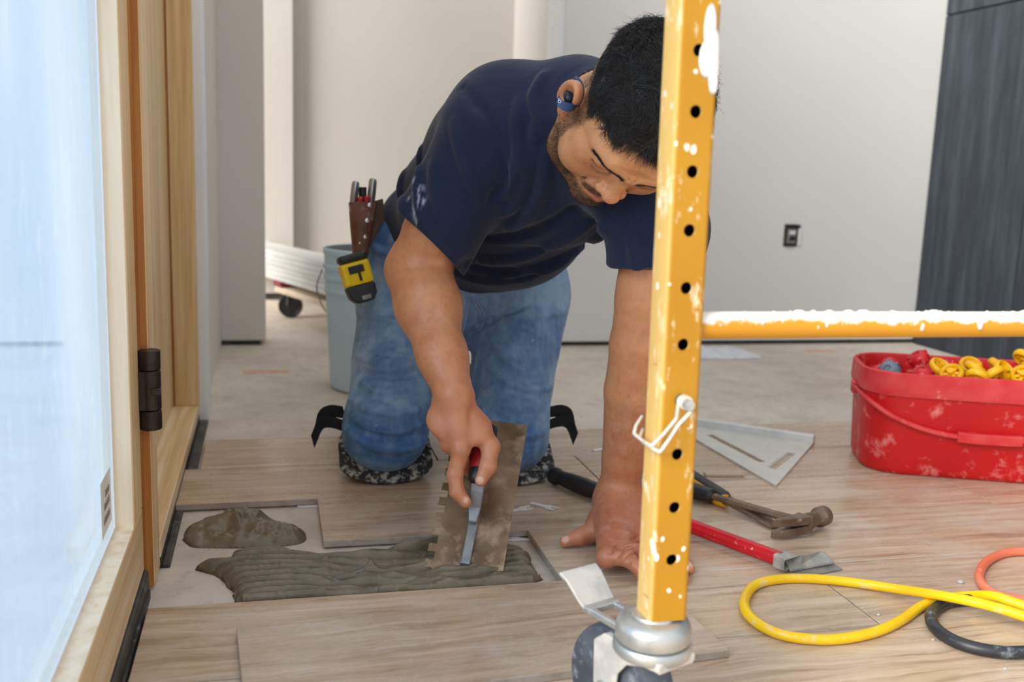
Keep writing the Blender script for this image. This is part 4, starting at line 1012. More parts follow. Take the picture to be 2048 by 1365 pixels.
cord('yellow_hose', [(2520, 1268), (2300, 1268), (2130, 1258), (2060, 1237), (2000, 1218), (1940, 1203), (1870, 1190), (1790, 1178), (1700, 1165), (1620, 1158), (1560, 1159), (1512, 1170), (1490, 1196), (1493, 1225), (1522, 1252), (1570, 1272), (1640, 1280), (1700, 1276), (1758, 1262), (1804, 1240), (1842, 1214), (1880, 1200), (1930, 1193), (1985, 1193), (2032, 1207), (2120, 1232), (2300, 1240), (2520, 1228)],
     0.0068, MAT['yellow_cord'], 'yellow hose looping across the planks below the scraper', [0, .004, .010, .018, .022, .024, .016, .004, 0, 0, 0, 0, 0, 0, 0, 0, 0, 0, 0, 0, 0, 0, .002, .018, .018, .012, .002, 0])
cord('black_hose', [(2500, 1250), (2280, 1254), (2130, 1248), (2050, 1226), (1990, 1208), (1940, 1201), (1895, 1206), (1866, 1224), (1864, 1246), (1886, 1270), (1930, 1291), (1990, 1304), (2050, 1305), (2130, 1296), (2280, 1282), (2450, 1272)], 0.0080, MAT['black_cord'], 'black hose bent round under the yellow hose', [0]*16)
cord('orange_hose', [(2420, 1150), (2250, 1128), (2130, 1110), (2060, 1104), (2010, 1107), (1975, 1123), (1959, 1148), (1966, 1171), (1990, 1188), (2030, 1199), (2100, 1206), (2250, 1214), (2420, 1206)], 0.0066, MAT['orange_cord'], 'orange hose loop on the planks behind the yellow hose', [0]*13)

# ================================================================== crumpled sheet, crumbs
MAT['sheet'] = mottled('white_plastic_sheet', (236, 236, 240), (222, 224, 230), 20, 0.5, bump=0.1)
qx, qy = np.meshgrid(np.linspace(0, 0.24, 60), np.linspace(0, 0.22, 50))
e_ = np.minimum(np.minimum(qx, 0.24-qx), np.minimum(qy, 0.22-qy))+(vnoise(qx*30, qy*30, 0*qx, 4)-0.5)*0.03
zz = 0.003+np.clip(e_/0.09, 0, 1)*0.045*np.clip(1-qx/0.26, 0.1, 1)*(0.4+0.9*np.abs(vnoise(qx*26, qy*14, 0*qx, 11)-0.5)*2)+(np.abs(vnoise(qx*60, qy*40, 0*qx, 12)-0.5))*0.012
o0 = atz(1400, 722, SLAB); sh_ = heightfield('crumpled_sheet', qx+o0[0], qy+o0[1], zz, e_ > 0.006, SLAB, MAT['sheet']); recenter(sh_, (o0[0]+0.1, o0[1]+0.1, SLAB))
tag(sh_, 'crumpled white plastic sheet on the concrete by the back wall', 'sheet')
MAT['crumb'] = mottled('dry_mortar_crumb', (168, 166, 160), (190, 188, 182), 60, 0.9)
for (x, y, s_, lb) in ((1921, 1167, 0.0052, 'grey mortar crumb on the plank beside the orange hose'), (1866, 1282, 0.0022, 'tiny pale crumb on the plank inside the black hose loop'), (2010, 1340, 0.0022, 'tiny white crumb on the plank below the black hose'), (1757, 1232, 0.003, 'small pale crumb by the plank joint inside the yellow loop')):
    rings = [[Vector((s_*q*cos(2*pi*j/7)*(1+0.25*sin(j*2.3)), s_*q*0.8*sin(2*pi*j/7), h_*s_)) for j in range(7)] for q, h_ in ((0.9, 0.0), (1.0, 0.3), (0.6, 0.75), (0.15, 0.9))]
    o = MB().loft(rings).build('mortar_crumb', MAT['crumb'], smooth=True); o.location = (*atz(x, y, 0)[:2], 0.0003); tag(o, lb, 'crumb')
# ================================================================== the kneeling man
def skin_material():
    t = NT('skin'); a = t.attr('col'); v = t.coord('Object')
    n = t.noise(v, 60, 5, 0.6); n2 = t.noise(v, 420, 3, 0.6)
    c = t.mix(t.math('MULTIPLY', t.mask(n, 0.45, 0.75), 0.30), a.outputs['Color'], t.mix(1.0, a.outputs['Color'], (214, 150, 130), 'MULTIPLY'))
    c = t.mix(t.math('MULTIPLY', t.mask(n2, 0.62, 0.74), 0.18), c, (120, 72, 48))
    t.bump(n2, 0.12, 0.0006)
    return t.fin(c, 0.43, spec=0.5, **{'Subsurface Weight': 0.08, 'Subsurface Radius': (0.01, 0.004, 0.002), 'Subsurface Scale': 0.6})
def cloth_material(name, rough, weave, wscale, strength=0.25, crease=0.0):
    t = NT(name); a = t.attr('col'); v = t.coord('Object')
    n = t.noise(v, wscale, 3, 0.6); n2 = t.noise(v, 35, 4, 0.6)
    c = t.mix(t.math('MULTIPLY', t.mask(n, 0.4, 0.75), weave), a.outputs['Color'], t.mix(1.0, a.outputs['Color'], (150, 150, 158), 'MULTIPLY'))
    c = t.mix(t.math('MULTIPLY', t.mask(n2, 0.5, 0.8), weave*0.6), c, t.mix(1.0, a.outputs['Color'], (255, 255, 255), 'SCREEN') if False else a.outputs['Color'])
    nb = t.bump(n, strength, 0.0008)
    if crease:
        cw = t.noise(t.coord('Object', (0.6, 0.6, 2.2)), 26, 3, 0.5, 1.2)
        t.bump(cw, crease, 0.006, nb)
    return t.fin(c, rough, spec=0.2, **{'Sheen Weight': 0.15})
MAT['skin'] = skin_material(); MAT['cotton'] = cloth_material('navy_cotton', 0.85, 0.25, 700, 0.15, 0.18); MAT['denim'] = cloth_material('blue_denim', 0.85, 0.5, 520, 0.35, 0.45)
MAT['hair'] = mottled('black_hair', (20, 19, 20), (40, 37, 37), 60, 0.32, bump=0, spec=0.6)
L3c = lambda c: np.array(lin(c)[:3])

# ---- joints
HM = np.array([[-0.9671, -0.2522, 0.0338], [0.0456, -0.3022, -0.9522], [0.2504, -0.9193, 0.3037]])   # columns: his right, forward, up
_a = radians(6.0); HM = HM@np.array([[cos(_a), 0, -sin(_a)], [0, 1, 0], [sin(_a), 0, cos(_a)]])      # turn about the facing axis
HT = np.array([0.4665, 1.2784, 0.6303])
hw = lambda p: HM@np.asarray(p, float)+HT
RS = at(972, 292, 1.53); RE = at(832, 540, 1.60); RW = at(908, 790, 1.475)
LS = at(1320, 460, 1.44); LE = at(1277, 690, 1.48); LW = atz(1238, 985, 0.066)
NB = at(1150, 224, 1.48)
RH = at(815, 560, 2.02); LH = at(1035, 590, 1.97); RK = atz(772, 868, 0.080); LK = atz(1018, 872, 0.080)

# ---- head (own coordinates: x his right, y forward, z up)
H = SDF((-0.125, -0.17, -0.20), (0.125, 0.135, 0.16), 0.0017)
H.add(ell((0, -0.024, 0.042), (0.078, 0.100, 0.088)), 0.0)
H.add(ell((0, 0.018, 0.040), (0.068, 0.064, 0.062)), 0.03)
H.add(ell((0, 0.024, -0.026), (0.063, 0.054, 0.082)), 0.03)
for s in (-1, 1):
    H.add(cone((s*0.064, -0.004, -0.038), (s*0.054, 0.022, -0.076), 0.023, 0.022), 0.03)
    H.add(cone((s*0.054, 0.022, -0.076), (s*0.012, 0.062, -0.092), 0.022, 0.018), 0.02)
    H.add(ell((s*0.049, 0.042, -0.026), (0.029, 0.029, 0.036)), 0.02)           # cheek
    H.add(ell((s*0.052, 0.045, 0.004), (0.020, 0.022, 0.016)), 0.014)           # cheekbone
H.add(ell((0, 0.068, -0.090), (0.022, 0.017, 0.018)), 0.016)
H.add(ell((0, 0.068, -0.054), (0.032, 0.021, 0.030)), 0.014)                    # muzzle
for s in (-1, 1):
    H.add(cone((s*0.052, 0.058, 0.042), (s*0.030, 0.075, 0.046), 0.009, 0.010), 0.014)
    H.add(cone((s*0.030, 0.075, 0.046), (s*0.008, 0.081, 0.037), 0.010, 0.009), 0.012)
    H.cut(ell((s*0.034, 0.087, 0.022), (0.019, 0.013, 0.0105)), 0.012)          # socket
    H.add(ell((s*0.0345, 0.0655, 0.0235), (0.0155, 0.0125, 0.0125)), 0.004)     # lowered lid over the eyeball
    H.cut(cone((s*0.022, 0.0800, 0.0310), (s*0.036, 0.0790, 0.0330), 0.0008, 0.0010), 0.003); H.cut(cone((s*0.036, 0.0790, 0.0330), (s*0.050, 0.0690, 0.0290), 0.0010, 0.0008), 0.003)
    H.cut(cone((s*0.0205, 0.0790, 0.0155), (s*0.034, 0.0800, 0.0118), 0.0010, 0.0012), 0.0015)
    H.cut(cone((s*0.034, 0.0800, 0.0118), (s*0.0490, 0.0690, 0.0165), 0.0012, 0.0010), 0.0015)
H.add(cone((0, 0.078, 0.032), (0, 0.092, -0.010), 0.0080, 0.0098), 0.012)       # nose
H.add(ell((0, 0.0945, -0.0150), (0.0128, 0.0115, 0.0105)), 0.007)
for s in (-1, 1):
    H.add(ell((s*0.0150, 0.0835, -0.0190), (0.0085, 0.0105, 0.0078)), 0.006)
    H.cut(ell((s*0.0078, 0.0905, -0.0275), (0.0040, 0.0055, 0.0035)), 0.003)
    H.cut(cone((s*0.021, 0.078, -0.016), (s*0.034, 0.069, -0.046), 0.0022, 0.0016), 0.007)   # fold beside the mouth
H.cut(cone((-0.022, 0.0855, -0.0525), (0.022, 0.0855, -0.0525), 0.0012, 0.0012), 0.003)
H.add(cone((-0.020, 0.0790, -0.0485), (0, 0.0860, -0.0468), 0.0040, 0.0052), 0.004); H.add(cone((0.020, 0.0790, -0.0485), (0, 0.0860, -0.0468), 0.0040, 0.0052), 0.004)
H.add(cone((-0.016, 0.0790, -0.0575), (0, 0.0850, -0.0590), 0.0046, 0.0062), 0.004); H.add(cone((0.016, 0.0790, -0.0575), (0, 0.0850, -0.0590), 0.0046, 0.0062), 0.004)
H.cut(cone((-0.026, 0.0800, -0.0525), (0, 0.0925, -0.0525), 0.0008, 0.0010), 0.0016); H.cut(cone((0.026, 0.0800, -0.0525), (0, 0.0925, -0.0525), 0.0008, 0.0010), 0.0016)
for q in ((0.004, 0.089, 0.040), (-0.004, 0.089, 0.040)):                       # frown lines
    H.cut(cone(q, (q[0]*1.6, 0.085, 0.052), 0.0012, 0.0008), 0.003)
# ears
for s in (-1, 1):
    c = np.array((s*0.0905, -0.010, 0.004)); e1 = unit((s*0.42, -0.90, 0.0)); e2 = unit((s*0.20, -0.42, 0.88)); e2 = unit(e2-e1*(e1@e2)); e0 = np.cross(e1, e2); e0 = e0 if e0[0]*s > 0 else -e0
    R_ = np.stack([e0, e1, e2], 1)
    H.add(ell(c, (0.0085, 0.0175, 0.031), R_), 0.006)
    H.add(ell(c-e1*0.008-e2*0.030, (0.0065, 0.0095, 0.013), R_), 0.006)
    H.cut(ell(c+e0*0.0085-e1*0.002+e2*0.002, (0.0075, 0.0105, 0.0205), R_), 0.002)
    rim = [c+e1*(0.0150*sin(a_)-0.001)+e2*(0.028*cos(a_))+e0*0.005 for a_ in np.linspace(-1.0, 2.6, 14)]
    for a_, b_ in zip(rim[:-1], rim[1:]): H.add(cone(a_, b_, 0.0038, 0.0038), 0.003)
    H.add(cone(c+e1*0.004+e2*0.017+e0*0.002, c+e1*0.007-e2*0.010+e0*0.001, 0.0035, 0.003), 0.003)
    H.add(ell(c-e1*0.012-e2*0.004+e0*0.002, (0.006, 0.0045, 0.008), R_), 0.004)
nbl = HM.T@(NB-HT)
H.add(cone((0, -0.034, -0.045), nbl*0.9, 0.058, 0.066), 0.03)
Hv, Hf = H.mesh(); Hn = vnormals(Hv, Hf)

# ---- colours of the head
def sm(x, a, b): return np.clip((x-a)/(b-a), 0, 1)
def blob(V, c, r): return np.exp(-(((V-np.asarray(c))/np.asarray(r))**2).sum(1))
def head_colour(V):
    x, y, z = V[:, 0], V[:, 1], V[:, 2]; ax = np.abs(x)
    C = np.tile(L3c((214, 154, 108)), (len(V), 1))
    def mixin(m, c):
        nonlocal C
        C = C*(1-m[:, None])+L3c(c)[None]*m[:, None]
    for s in (-1, 1):
        mixin(0.35*blob(V, (s*0.050, 0.058, 0.000), (0.022, 0.03, 0.020)), (196, 120, 84))
        mixin(0.45*blob(V, (s*0.036, 0.078, 0.010), (0.018, 0.02, 0.008)), (164, 104, 70))
        mixin(0.30*blob(V, (s*0.034, 0.075, 0.026), (0.016, 0.02, 0.008)), (224, 172, 130))
    mixin(0.45*blob(V, (0, 0.100, -0.016), (0.016, 0.02, 0.012)), (226, 142, 118))
    mixin(0.85*blob(V, (0, 0.088, -0.048), (0.019, 0.010, 0.0045)), (176, 92, 82))
    mixin(0.85*blob(V, (0, 0.088, -0.059), (0.017, 0.010, 0.0058)), (186, 98, 88))
    ear = sm(ax, 0.080, 0.090); mixin(0.5*ear, (214, 132, 96))
    n = vnoise(V[:, 0]*420, V[:, 1]*420, V[:, 2]*420, 3); n0 = vnoise(V[:, 0]*120, V[:, 1]*120, V[:, 2]*120, 5)
    mixin(0.30*sm(n, 0.78, 0.86)*np.maximum(blob(V, (0.05, 0.055, 0.005), (0.03, 0.04, 0.02)), blob(V, (-0.05, 0.055, 0.005), (0.03, 0.04, 0.02))), (128, 74, 46))
    b = beard(V); mixin(np.clip(b*(0.72+0.12*n0), 0, 0.9)*(1-ear), (52, 38, 32))
    h = hairmask(V); mixin(np.clip(h*(0.35+0.40*n+0.7*sm(V[:, 2], 0.03, 0.06)), 0, 0.97), (34, 28, 26))
    for s in (-1, 1): mixin(0.6*browmask(V, s), (52, 36, 30))
    for s in (-1, 1): mixin(0.85*lash(V, s), (34, 24, 22))
    return C
def segd(V, a, b):
    a = np.asarray(a); b = np.asarray(b); ab = b-a; t = np.clip(((V-a)@ab)/(ab@ab), 0, 1); return np.linalg.norm(V-a-t[:, None]*ab, axis=1)
def browmask(V, s):
    W_ = V*np.array((1, 0.25, 1))
    d = np.minimum(segd(W_, (s*0.011, 0.0215, 0.0365), (s*0.030, 0.0205, 0.0425)), segd(W_, (s*0.030, 0.0205, 0.0425), (s*0.056, 0.0160, 0.0385)))
    return (1-sm(d, 0.0015, 0.0046))*sm(V[:, 1], 0.04, 0.05)
def lash(V, s):
    d = np.minimum(segd(V, (s*0.0205, 0.0790, 0.0155), (s*0.034, 0.0795, 0.0120)), segd(V, (s*0.034, 0.0795, 0.0120), (s*0.049, 0.0695, 0.0165)))
    return 1-sm(d, 0.0008, 0.0028)
def beard(V):
    x, y, z = V[:, 0], V[:, 1], V[:, 2]; ax = np.abs(x)
    jaw = sm(z, -0.050+0.0*y, -0.078)*sm(y, -0.040, -0.015)                      # chin and under the jaw
    side = (1-sm(np.abs(y-(0.016-(z+0.02)*0.30)), 0.008, 0.016))*sm(ax, 0.050, 0.058)*sm(z, 0.012, -0.004)*sm(z, -0.12, -0.09)
    edge = (1-sm(np.abs(z-(-0.072-(0.062-y)*-0.50)), 0.010, 0.024))*sm(ax, 0.018, 0.030)*(1-sm(y, 0.062, 0.072))*sm(y, 0.0, 0.012)
    goat = (1-sm(np.hypot((x)/0.026, (z+0.088)/0.022), 0.75, 1.15))*sm(y, 0.03, 0.05)
    must = (1-sm(np.abs(z-(-0.0385-ax*0.24)), 0.0035, 0.0075))*(1-sm(ax, 0.028, 0.036))*sm(y, 0.06, 0.07)*sm(ax, -0.004, 0.004)
    down = (1-sm(segd(np.stack([ax, y, z], 1), (0.031, 0.068, -0.046), (0.026, 0.068, -0.078)), 0.004, 0.009))*0.6
    soul = blob(V, (0, 0.083, -0.070), (0.010, 0.02, 0.006))
    return np.clip(np.maximum.reduce([jaw*0.9, side*0.75, edge*0.95, goat, must*0.95, down, soul*0.6]), 0, 1)
def hairmask(V):
    x, y, z = V[:, 0], V[:, 1], V[:, 2]; ax = np.abs(x)
    wob = (vnoise(x*160, y*160, z*160, 9)-0.5)*0.008
    front = z-(0.086-sm(ax, 0.030, 0.062)*0.020)+wob                               # hairline over the forehead
    temple = 0.034-y+wob                                                           # behind the temples
    top = np.where(y > 0.030, sm(front, -0.002, 0.006)*1.0, 1.0)
    side = sm(z, 0.004, 0.024)*sm(temple, 0.0, 0.010)
    burn = sm(z, -0.012, 0.010)*(1-sm(np.abs(y-0.018), 0.008, 0.014))*sm(ax, 0.055, 0.062)
    back = sm(-y, 0.030, 0.045)*sm(z, -0.070, -0.045)
    m = np.maximum(np.where(y > 0.030, top*sm(z, 0.056, 0.064), 0), np.where(y <= 0.034, np.maximum(side, np.maximum(burn, back)), 0))
    earz = np.linalg.norm((np.stack([ax, y, z], 1)-np.array((0.090, -0.012, 0.002)))/np.array((0.02, 0.023, 0.034)), axis=1)
    return np.clip(m, 0, 1)*sm(earz, 0.9, 1.1)*(1-sm(ax, 0.0835, 0.0865))
Hc = head_colour(Hv)

# ---- hands and arms (world coordinates)
SK_ARM = (206, 144, 102); SK_HAND = (198, 132, 96); SK_RED = (190, 120, 90); NAIL = (232, 190, 170)
def arm_grid(pts, h): P = np.array(pts); return SDF(P.min(0)-0.075, P.max(0)+0.075, h)
nails = []
def finger(S, pts, radii, k=0.003):
    for i in range(len(pts)-1): S.add(cone(pts[i], pts[i+1], radii[i], radii[i+1]), k if i else 0.006)

# right hand gripping the trowel handle
tp = lambda x, y, z: TBL+TW*x+TAX*y+TN*z                         # trowel coordinates -> world
hdl = lambda y, ang, r: tp(0.047+r*sin(ang), y, HC+0.002+r*cos(ang))   # around the handle axis: angle 0 faces away from the blade
HD = project(hdl(0.14, 0, 0.0))[2]
RA_pts = [RS, RE, RW, tp(0.047, 0.13, 0.09), tp(0.08, 0.1, 0.03), tp(0.0, 0.25, 0.03)]
AR = arm_grid(RA_pts, 0.0019)
armd = unit(RE-RS); fad = unit(RW-RE)
AR.add(cone(RS, RS+armd*0.16, 0.058, 0.054), 0.0); AR.add(cone(RS+armd*0.14, RE, 0.054, 0.045), 0.008)
AR.add(cone(RE, RE+(RW-RE)*0.30, 0.045, 0.0485), 0.025); AR.add(cone(RE+(RW-RE)*0.30, RE+(RW-RE)*0.72, 0.0475, 0.035), 0.02); AR.add(cone(RE+(RW-RE)*0.70, RW, 0.036, 0.0290), 0.02)
AR.add(ell(RE+(RW-RE)*0.25+RGT*0.010, (0.035, 0.035, 0.06), np.stack([unit(np.cross(fad, FWD)), unit(np.cross(fad, unit(np.cross(fad, FWD)))), fad], 1)), 0.03)
AR.add(cone(RE-UPV*0.004+FWD*0.02, RE-UPV*0.03+FWD*0.016, 0.022, 0.018), 0.02)
# knuckle row lies over the handle, index nearest the blade's foot
kn = [hdl(0.150+0.0205*i, -0.45+0.04*i, 0.0375-0.001*i) for i in range(4)]      # index, middle, ring, little
kn = [at(922, 900, HD-0.012), at(897, 889, HD+0.006), at(896, 874, HD+0.024), at(902, 856, HD+0.038)]
wr_ = RW; hb = unit(np.mean(kn, 0)-wr_)
palm = [wr_*0.45+kn[i]*0.55+TN*0.004 for i in range(4)]
for i in range(4):
    AR.add(cone(wr_+unit(kn[3]-kn[0])*(i-1.5)*0.007, kn[i], 0.0215-0.001*i, 0.0125), 0.014)
AR.add(ell(np.mean(palm, 0), (0.031, 0.017, 0.040), np.stack([unit(kn[3]-kn[0]), TN, unit(np.cross(unit(kn[3]-kn[0]), TN))], 1)), 0.016)
for i, (fl_, r0) in enumerate(((1, 0.0098), (1, 0.0100), (0.94, 0.0094), (0.8, 0.0082))):
    y0 = 0.150+0.0205*i
    if i == 0:    # index stretched along the side of the handle toward the bracket
        P = [kn[0], at(910, 950, HD-0.010), at(914, 984, HD-0.012), at(931, 1005, HD-0.014)]
    else:
        P = [kn[i], hdl(y0-0.006, -1.35, 0.030), hdl(y0-0.008, -2.5, 0.0285), hdl(y0-0.006, -3.5, 0.0275)]
    finger(AR, P, [r0*1.12, r0, r0*0.9, r0*0.78] if i else [0.0128, 0.0118, 0.0108, 0.0088], 0.004)
    if i == 0: nails.append((P[-1]+TN*0.006, 0.0055))
th = [at(944, 838, HD+0.010), at(981, 894, HD+0.002), at(976, 934, HD-0.012), at(962, 961, HD-0.016)]
AR.add(ell(at(962, 862, HD+0.006), (0.016, 0.016, 0.026), np.stack([TW, TN, TAX], 1)), 0.016)
finger(AR, th, [0.0175, 0.0135, 0.0118, 0.0092], 0.006)
nails.append((at(959, 962, HD-0.025), 0.0068))
for k in kn: AR.add(ell(k+TN*0.003, (0.010, 0.010, 0.010)), 0.006)
Rv, Rf = AR.mesh()

# left arm and hand flat on the planks
fz = 0.0095
ltip = [atz(1310, 1166, fz), atz(1340, 1165, fz), atz(1368, 1158, fz), atz(1381, 1138, fz)]
lkn = [atz(1214, 1106, 0.034), atz(1252, 1090, 0.038), atz(1287, 1074, 0.035), atz(1314, 1060, 0.030)]
AL = arm_grid([LS, LE, LW]+ltip+[atz(1118, 1086, 0.01)], 0.0019)
AL.add(cone(LS, LS+(LE-LS)*0.6, 0.052, 0.047), 0.0); AL.add(cone(LS+(LE-LS)*0.5, LE, 0.047, 0.0420), 0.006)
AL.add(cone(LE, LE+(LW-LE)*0.3, 0.0420, 0.0425), 0.008); AL.add(cone(LE+(LW-LE)*0.3, LE+(LW-LE)*0.75, 0.0425, 0.0335), 0.006); AL.add(cone(LE+(LW-LE)*0.75, LW, 0.0335, 0.0310), 0.006)
hl = (lkn[1]+lkn[2])/2
AL.add(ell(LW*0.85+hl*0.15-np.array((0, 0, 0.026)), (0.034, 0.030, 0.024)), 0.018)
for i in range(4):
    base_ = LW+(lkn[3]-lkn[0])*(0.10*(i-1.5))-np.array((0, 0, 0.012))
    AL.add(cone(base_, lkn[i]-np.array((0, 0, 0.008)), 0.026-0.001*i, 0.0150), 0.026)
pm = (LW+hl)/2; AL.add(ell(pm-np.array((0, 0, 0.020)), (0.042, 0.034, 0.022)), 0.02)
for i, r0 in enumerate((0.0103, 0.0106, 0.0098, 0.0086)):
    a_, t_ = lkn[i], ltip[i]
    P = [a_-np.array((0, 0, 0.006)), a_*0.56+t_*0.44+np.array((0, 0, 0.010)), a_*0.24+t_*0.76+np.array((0, 0, 0.003)), t_-np.array((0, 0, 0.0015))]
    finger(AL, P, [r0*1.25, r0*1.05, r0*0.95, r0*0.80], 0.004)
    AL.add(ell(P[1]+np.array((0, 0, 0.001)), (r0*1.1,)*3), 0.005)
    nails.append((t_+np.array((0, 0, 0.008)), 0.006))
# creases over the knuckles, thumb
lth = [atz(1212, 1035, 0.030), atz(1186, 1064, 0.022), atz(1160, 1075, 0.0155), atz(1131, 1084, 0.0105)]
AL.add(ell((lth[0]+lth[1])/2, (0.022, 0.022, 0.020)), 0.018)
finger(AL, lth, [0.021, 0.0150, 0.0118, 0.0092], 0.008)
nails.append((lth[3]+unit(lth[3]-lth[2])*0.002+np.array((0, -0.004, 0.006)), 0.0065))
AL.fold([(1218, 1107), (1240, 1090), (1262, 1082), (1284, 1070)], 0.0022, 0.0016, 0.003, sign=-1, n=4)
AL.fold([(1232, 1114), (1252, 1098), (1272, 1092), (1290, 1080)], 0.0018, 0.0015, 0.003, sign=-1, n=4)
AL.fold([(1250, 1124), (1262, 1112), (1276, 1106)], 0.0015, 0.0015, 0.003, sign=-1, n=4)
Lv, Lf = AL.mesh()
def arm_colour(V, wrist, tipc):
    C = np.tile(L3c(SK_ARM), (len(V), 1)); d = np.linalg.norm(V-wrist, axis=1)
    n = vnoise(V[:, 0]*40, V[:, 1]*40, V[:, 2]*40, 4); n2 = vnoise(V[:, 0]*330, V[:, 1]*330, V[:, 2]*110, 6)
    m = np.clip(1-(np.linalg.norm(V-tipc, axis=1)-0.05)/0.16, 0, 1)
    C = C*(1-m[:, None])+L3c(SK_RED if tipc is hl else SK_HAND)[None]*m[:, None]
    m = 0.28*sm(n, 0.5, 0.8); C = C*(1-m[:, None])+L3c((176, 110, 76))[None]*m[:, None]
    m = 0.10*sm(n2, 0.70, 0.85)*sm(d, 0.02, 0.06); C = C*(1-m[:, None])+L3c((74, 48, 34))[None]*m[:, None]     # fine arm hair
    for c, r in nails:
        m = 0.65*(1-sm(np.linalg.norm(V-c, axis=1), r*0.75, r*1.1)); C = C*(1-m[:, None])+L3c(NAIL)[None]*m[:, None]
    m = 0.45*sm(vnoise(V[:, 0]*70, V[:, 1]*70, V[:, 2]*70, 12), 0.62, 0.78)*np.clip(1-d/0.22, 0, 1)*sm(d, 0.09, 0.13)
    C = C*(1-m[:, None])+L3c((214, 190, 176))[None]*m[:, None]                                                  # mortar dust on the fingers
    return C
Rc = arm_colour(Rv, RW, np.mean(kn, 0)); Lc = arm_colour(Lv, LW, hl)

# ---- hidden core of the body
spn = [NB, at(1085, 330, 1.62), at(1010, 430, 1.82), (RH+LH)/2]
CO = SDF(np.array((0.10, 1.22, 0.0)), np.array((0.72, 2.32, 0.76)), 0.007)
CO.add(cone(NB, RS, 0.05, 0.05), 0.0); CO.add(cone(NB, LS, 0.05, 0.05), 0.04)
for a, b, r0, r1 in ((spn[0], spn[1], 0.07, 0.10), (spn[1], spn[2], 0.08, 0.07), (spn[2], spn[3], 0.07, 0.075), (RH, LH, 0.07, 0.07), (RH, RK, 0.070, 0.048), (LH, LK, 0.070, 0.048), (RK, RK+np.array((0.02, 0.36, -0.02)), 0.045, 0.035), (LK, LK+np.array((0.02, 0.36, -0.02)), 0.045, 0.035)):
    CO.add(cone(a, b, r0, r1), 0.04)
Cv, Cf = CO.mesh(); Cc = np.tile(L3c(SK_ARM), (len(Cv), 1))

Hw = Hv@HM.T+HT
allV = [Hw, Rv, Lv, Cv]; allF = []; o_ = 0
for v_, f_ in zip(allV, (Hf, Rf, Lf, Cf)): allF.append(f_+o_); o_ += len(v_)
PORG = np.array((0.36, 1.80, 0.0))
person = mesh_np('person', np.concatenate(allV)-PORG, [np.concatenate(allF)], MAT['skin'], None, np.concatenate([Hc, Rc, Lc, Cc]))
person.location = PORG; person['_loc'] = [float(v) for v in PORG]
tag(person, 'man in navy t-shirt and jeans kneeling and spreading mortar, looking down', 'person')

# ---- t-shirt
hem3 = [at(762, 425, 2.06), at(1010, 594, 1.86), at(1150, 528, 1.80)]
hem_n = unit(np.cross(hem3[1]-hem3[0], hem3[2]-hem3[0])); hem_n = hem_n if hem_n@((RH+LH)/2-NB) > 0 else -hem_n
S = SDF(np.array((0.12, 1.16, 0.25)), np.array((0.76, 2.16, 0.80)), 0.0036)
rl = unit(LS-RS)
def tframe(sdir, r_): s_ = unit(sdir); r2 = unit(r_-s_*(r_@s_)); return np.stack([r2, s_, np.cross(r2, s_)], 1)
s1_ = unit(spn[0]-spn[1]); s2_ = unit(spn[1]-spn[3])
rp = unit(LH-RH)
CH = at(1090, 300, 1.57); RB = at(1035, 345, 1.68); BE = at(985, 430, 1.82); PE = at(930, 490, 1.97)
S.add(ell(CH, (0.165, 0.14, 0.108), tframe(s2_, rl*0.6+rp*0.4)), 0.0)
S.add(ell(RB, (0.165, 0.16, 0.128), tframe(s2_, rl*0.4+rp*0.6)), 0.06)
S.add(ell(BE, (0.176, 0.16, 0.128), tframe(s2_, rp)), 0.06)
S.add(ell(PE, (0.178, 0.12, 0.128), tframe(s2_, rp)), 0.05)
S.add(cone(NB, RS, 0.062, 0.067), 0.05); S.add(cone(NB, LS, 0.062, 0.066), 0.05)
nd = unit(hw((0, -0.03, -0.05))-NB)
S.add(cone(NB, NB+nd*0.075, 0.070, 0.066), 0.03)
S.plane(hem3[1], hem_n, 0.004)
ra = unit(RE-RS); la = unit(LE-LS)
rcut = RS+ra*0.195; rcn = unit(ra*0.86+RGT*0.10-UPV*0.30)
S.add(clip(cone(RS-ra*0.01, RS+ra*0.30, 0.075, 0.070), at(845, 470, 1.60), unit(np.cross(at(888, 518, 1.56)-at(790, 420, 1.62), ray(840, 470)))*np.sign(np.cross(at(888, 518, 1.56)-at(790, 420, 1.62), ray(840, 470))@ra)), 0.03)
S.add(clip(cone(LS, LS+la*0.30, 0.066, 0.062), at(1268, 530, 1.42), la+RGT*0.35), 0.03)
# sleeve openings
S.cut(cone(RS+ra*0.155, RE+ra*0.05, 0.055, 0.060), 0.003); S.cut(cone(LS+la*0.10, LE, 0.055, 0.060), 0.003)
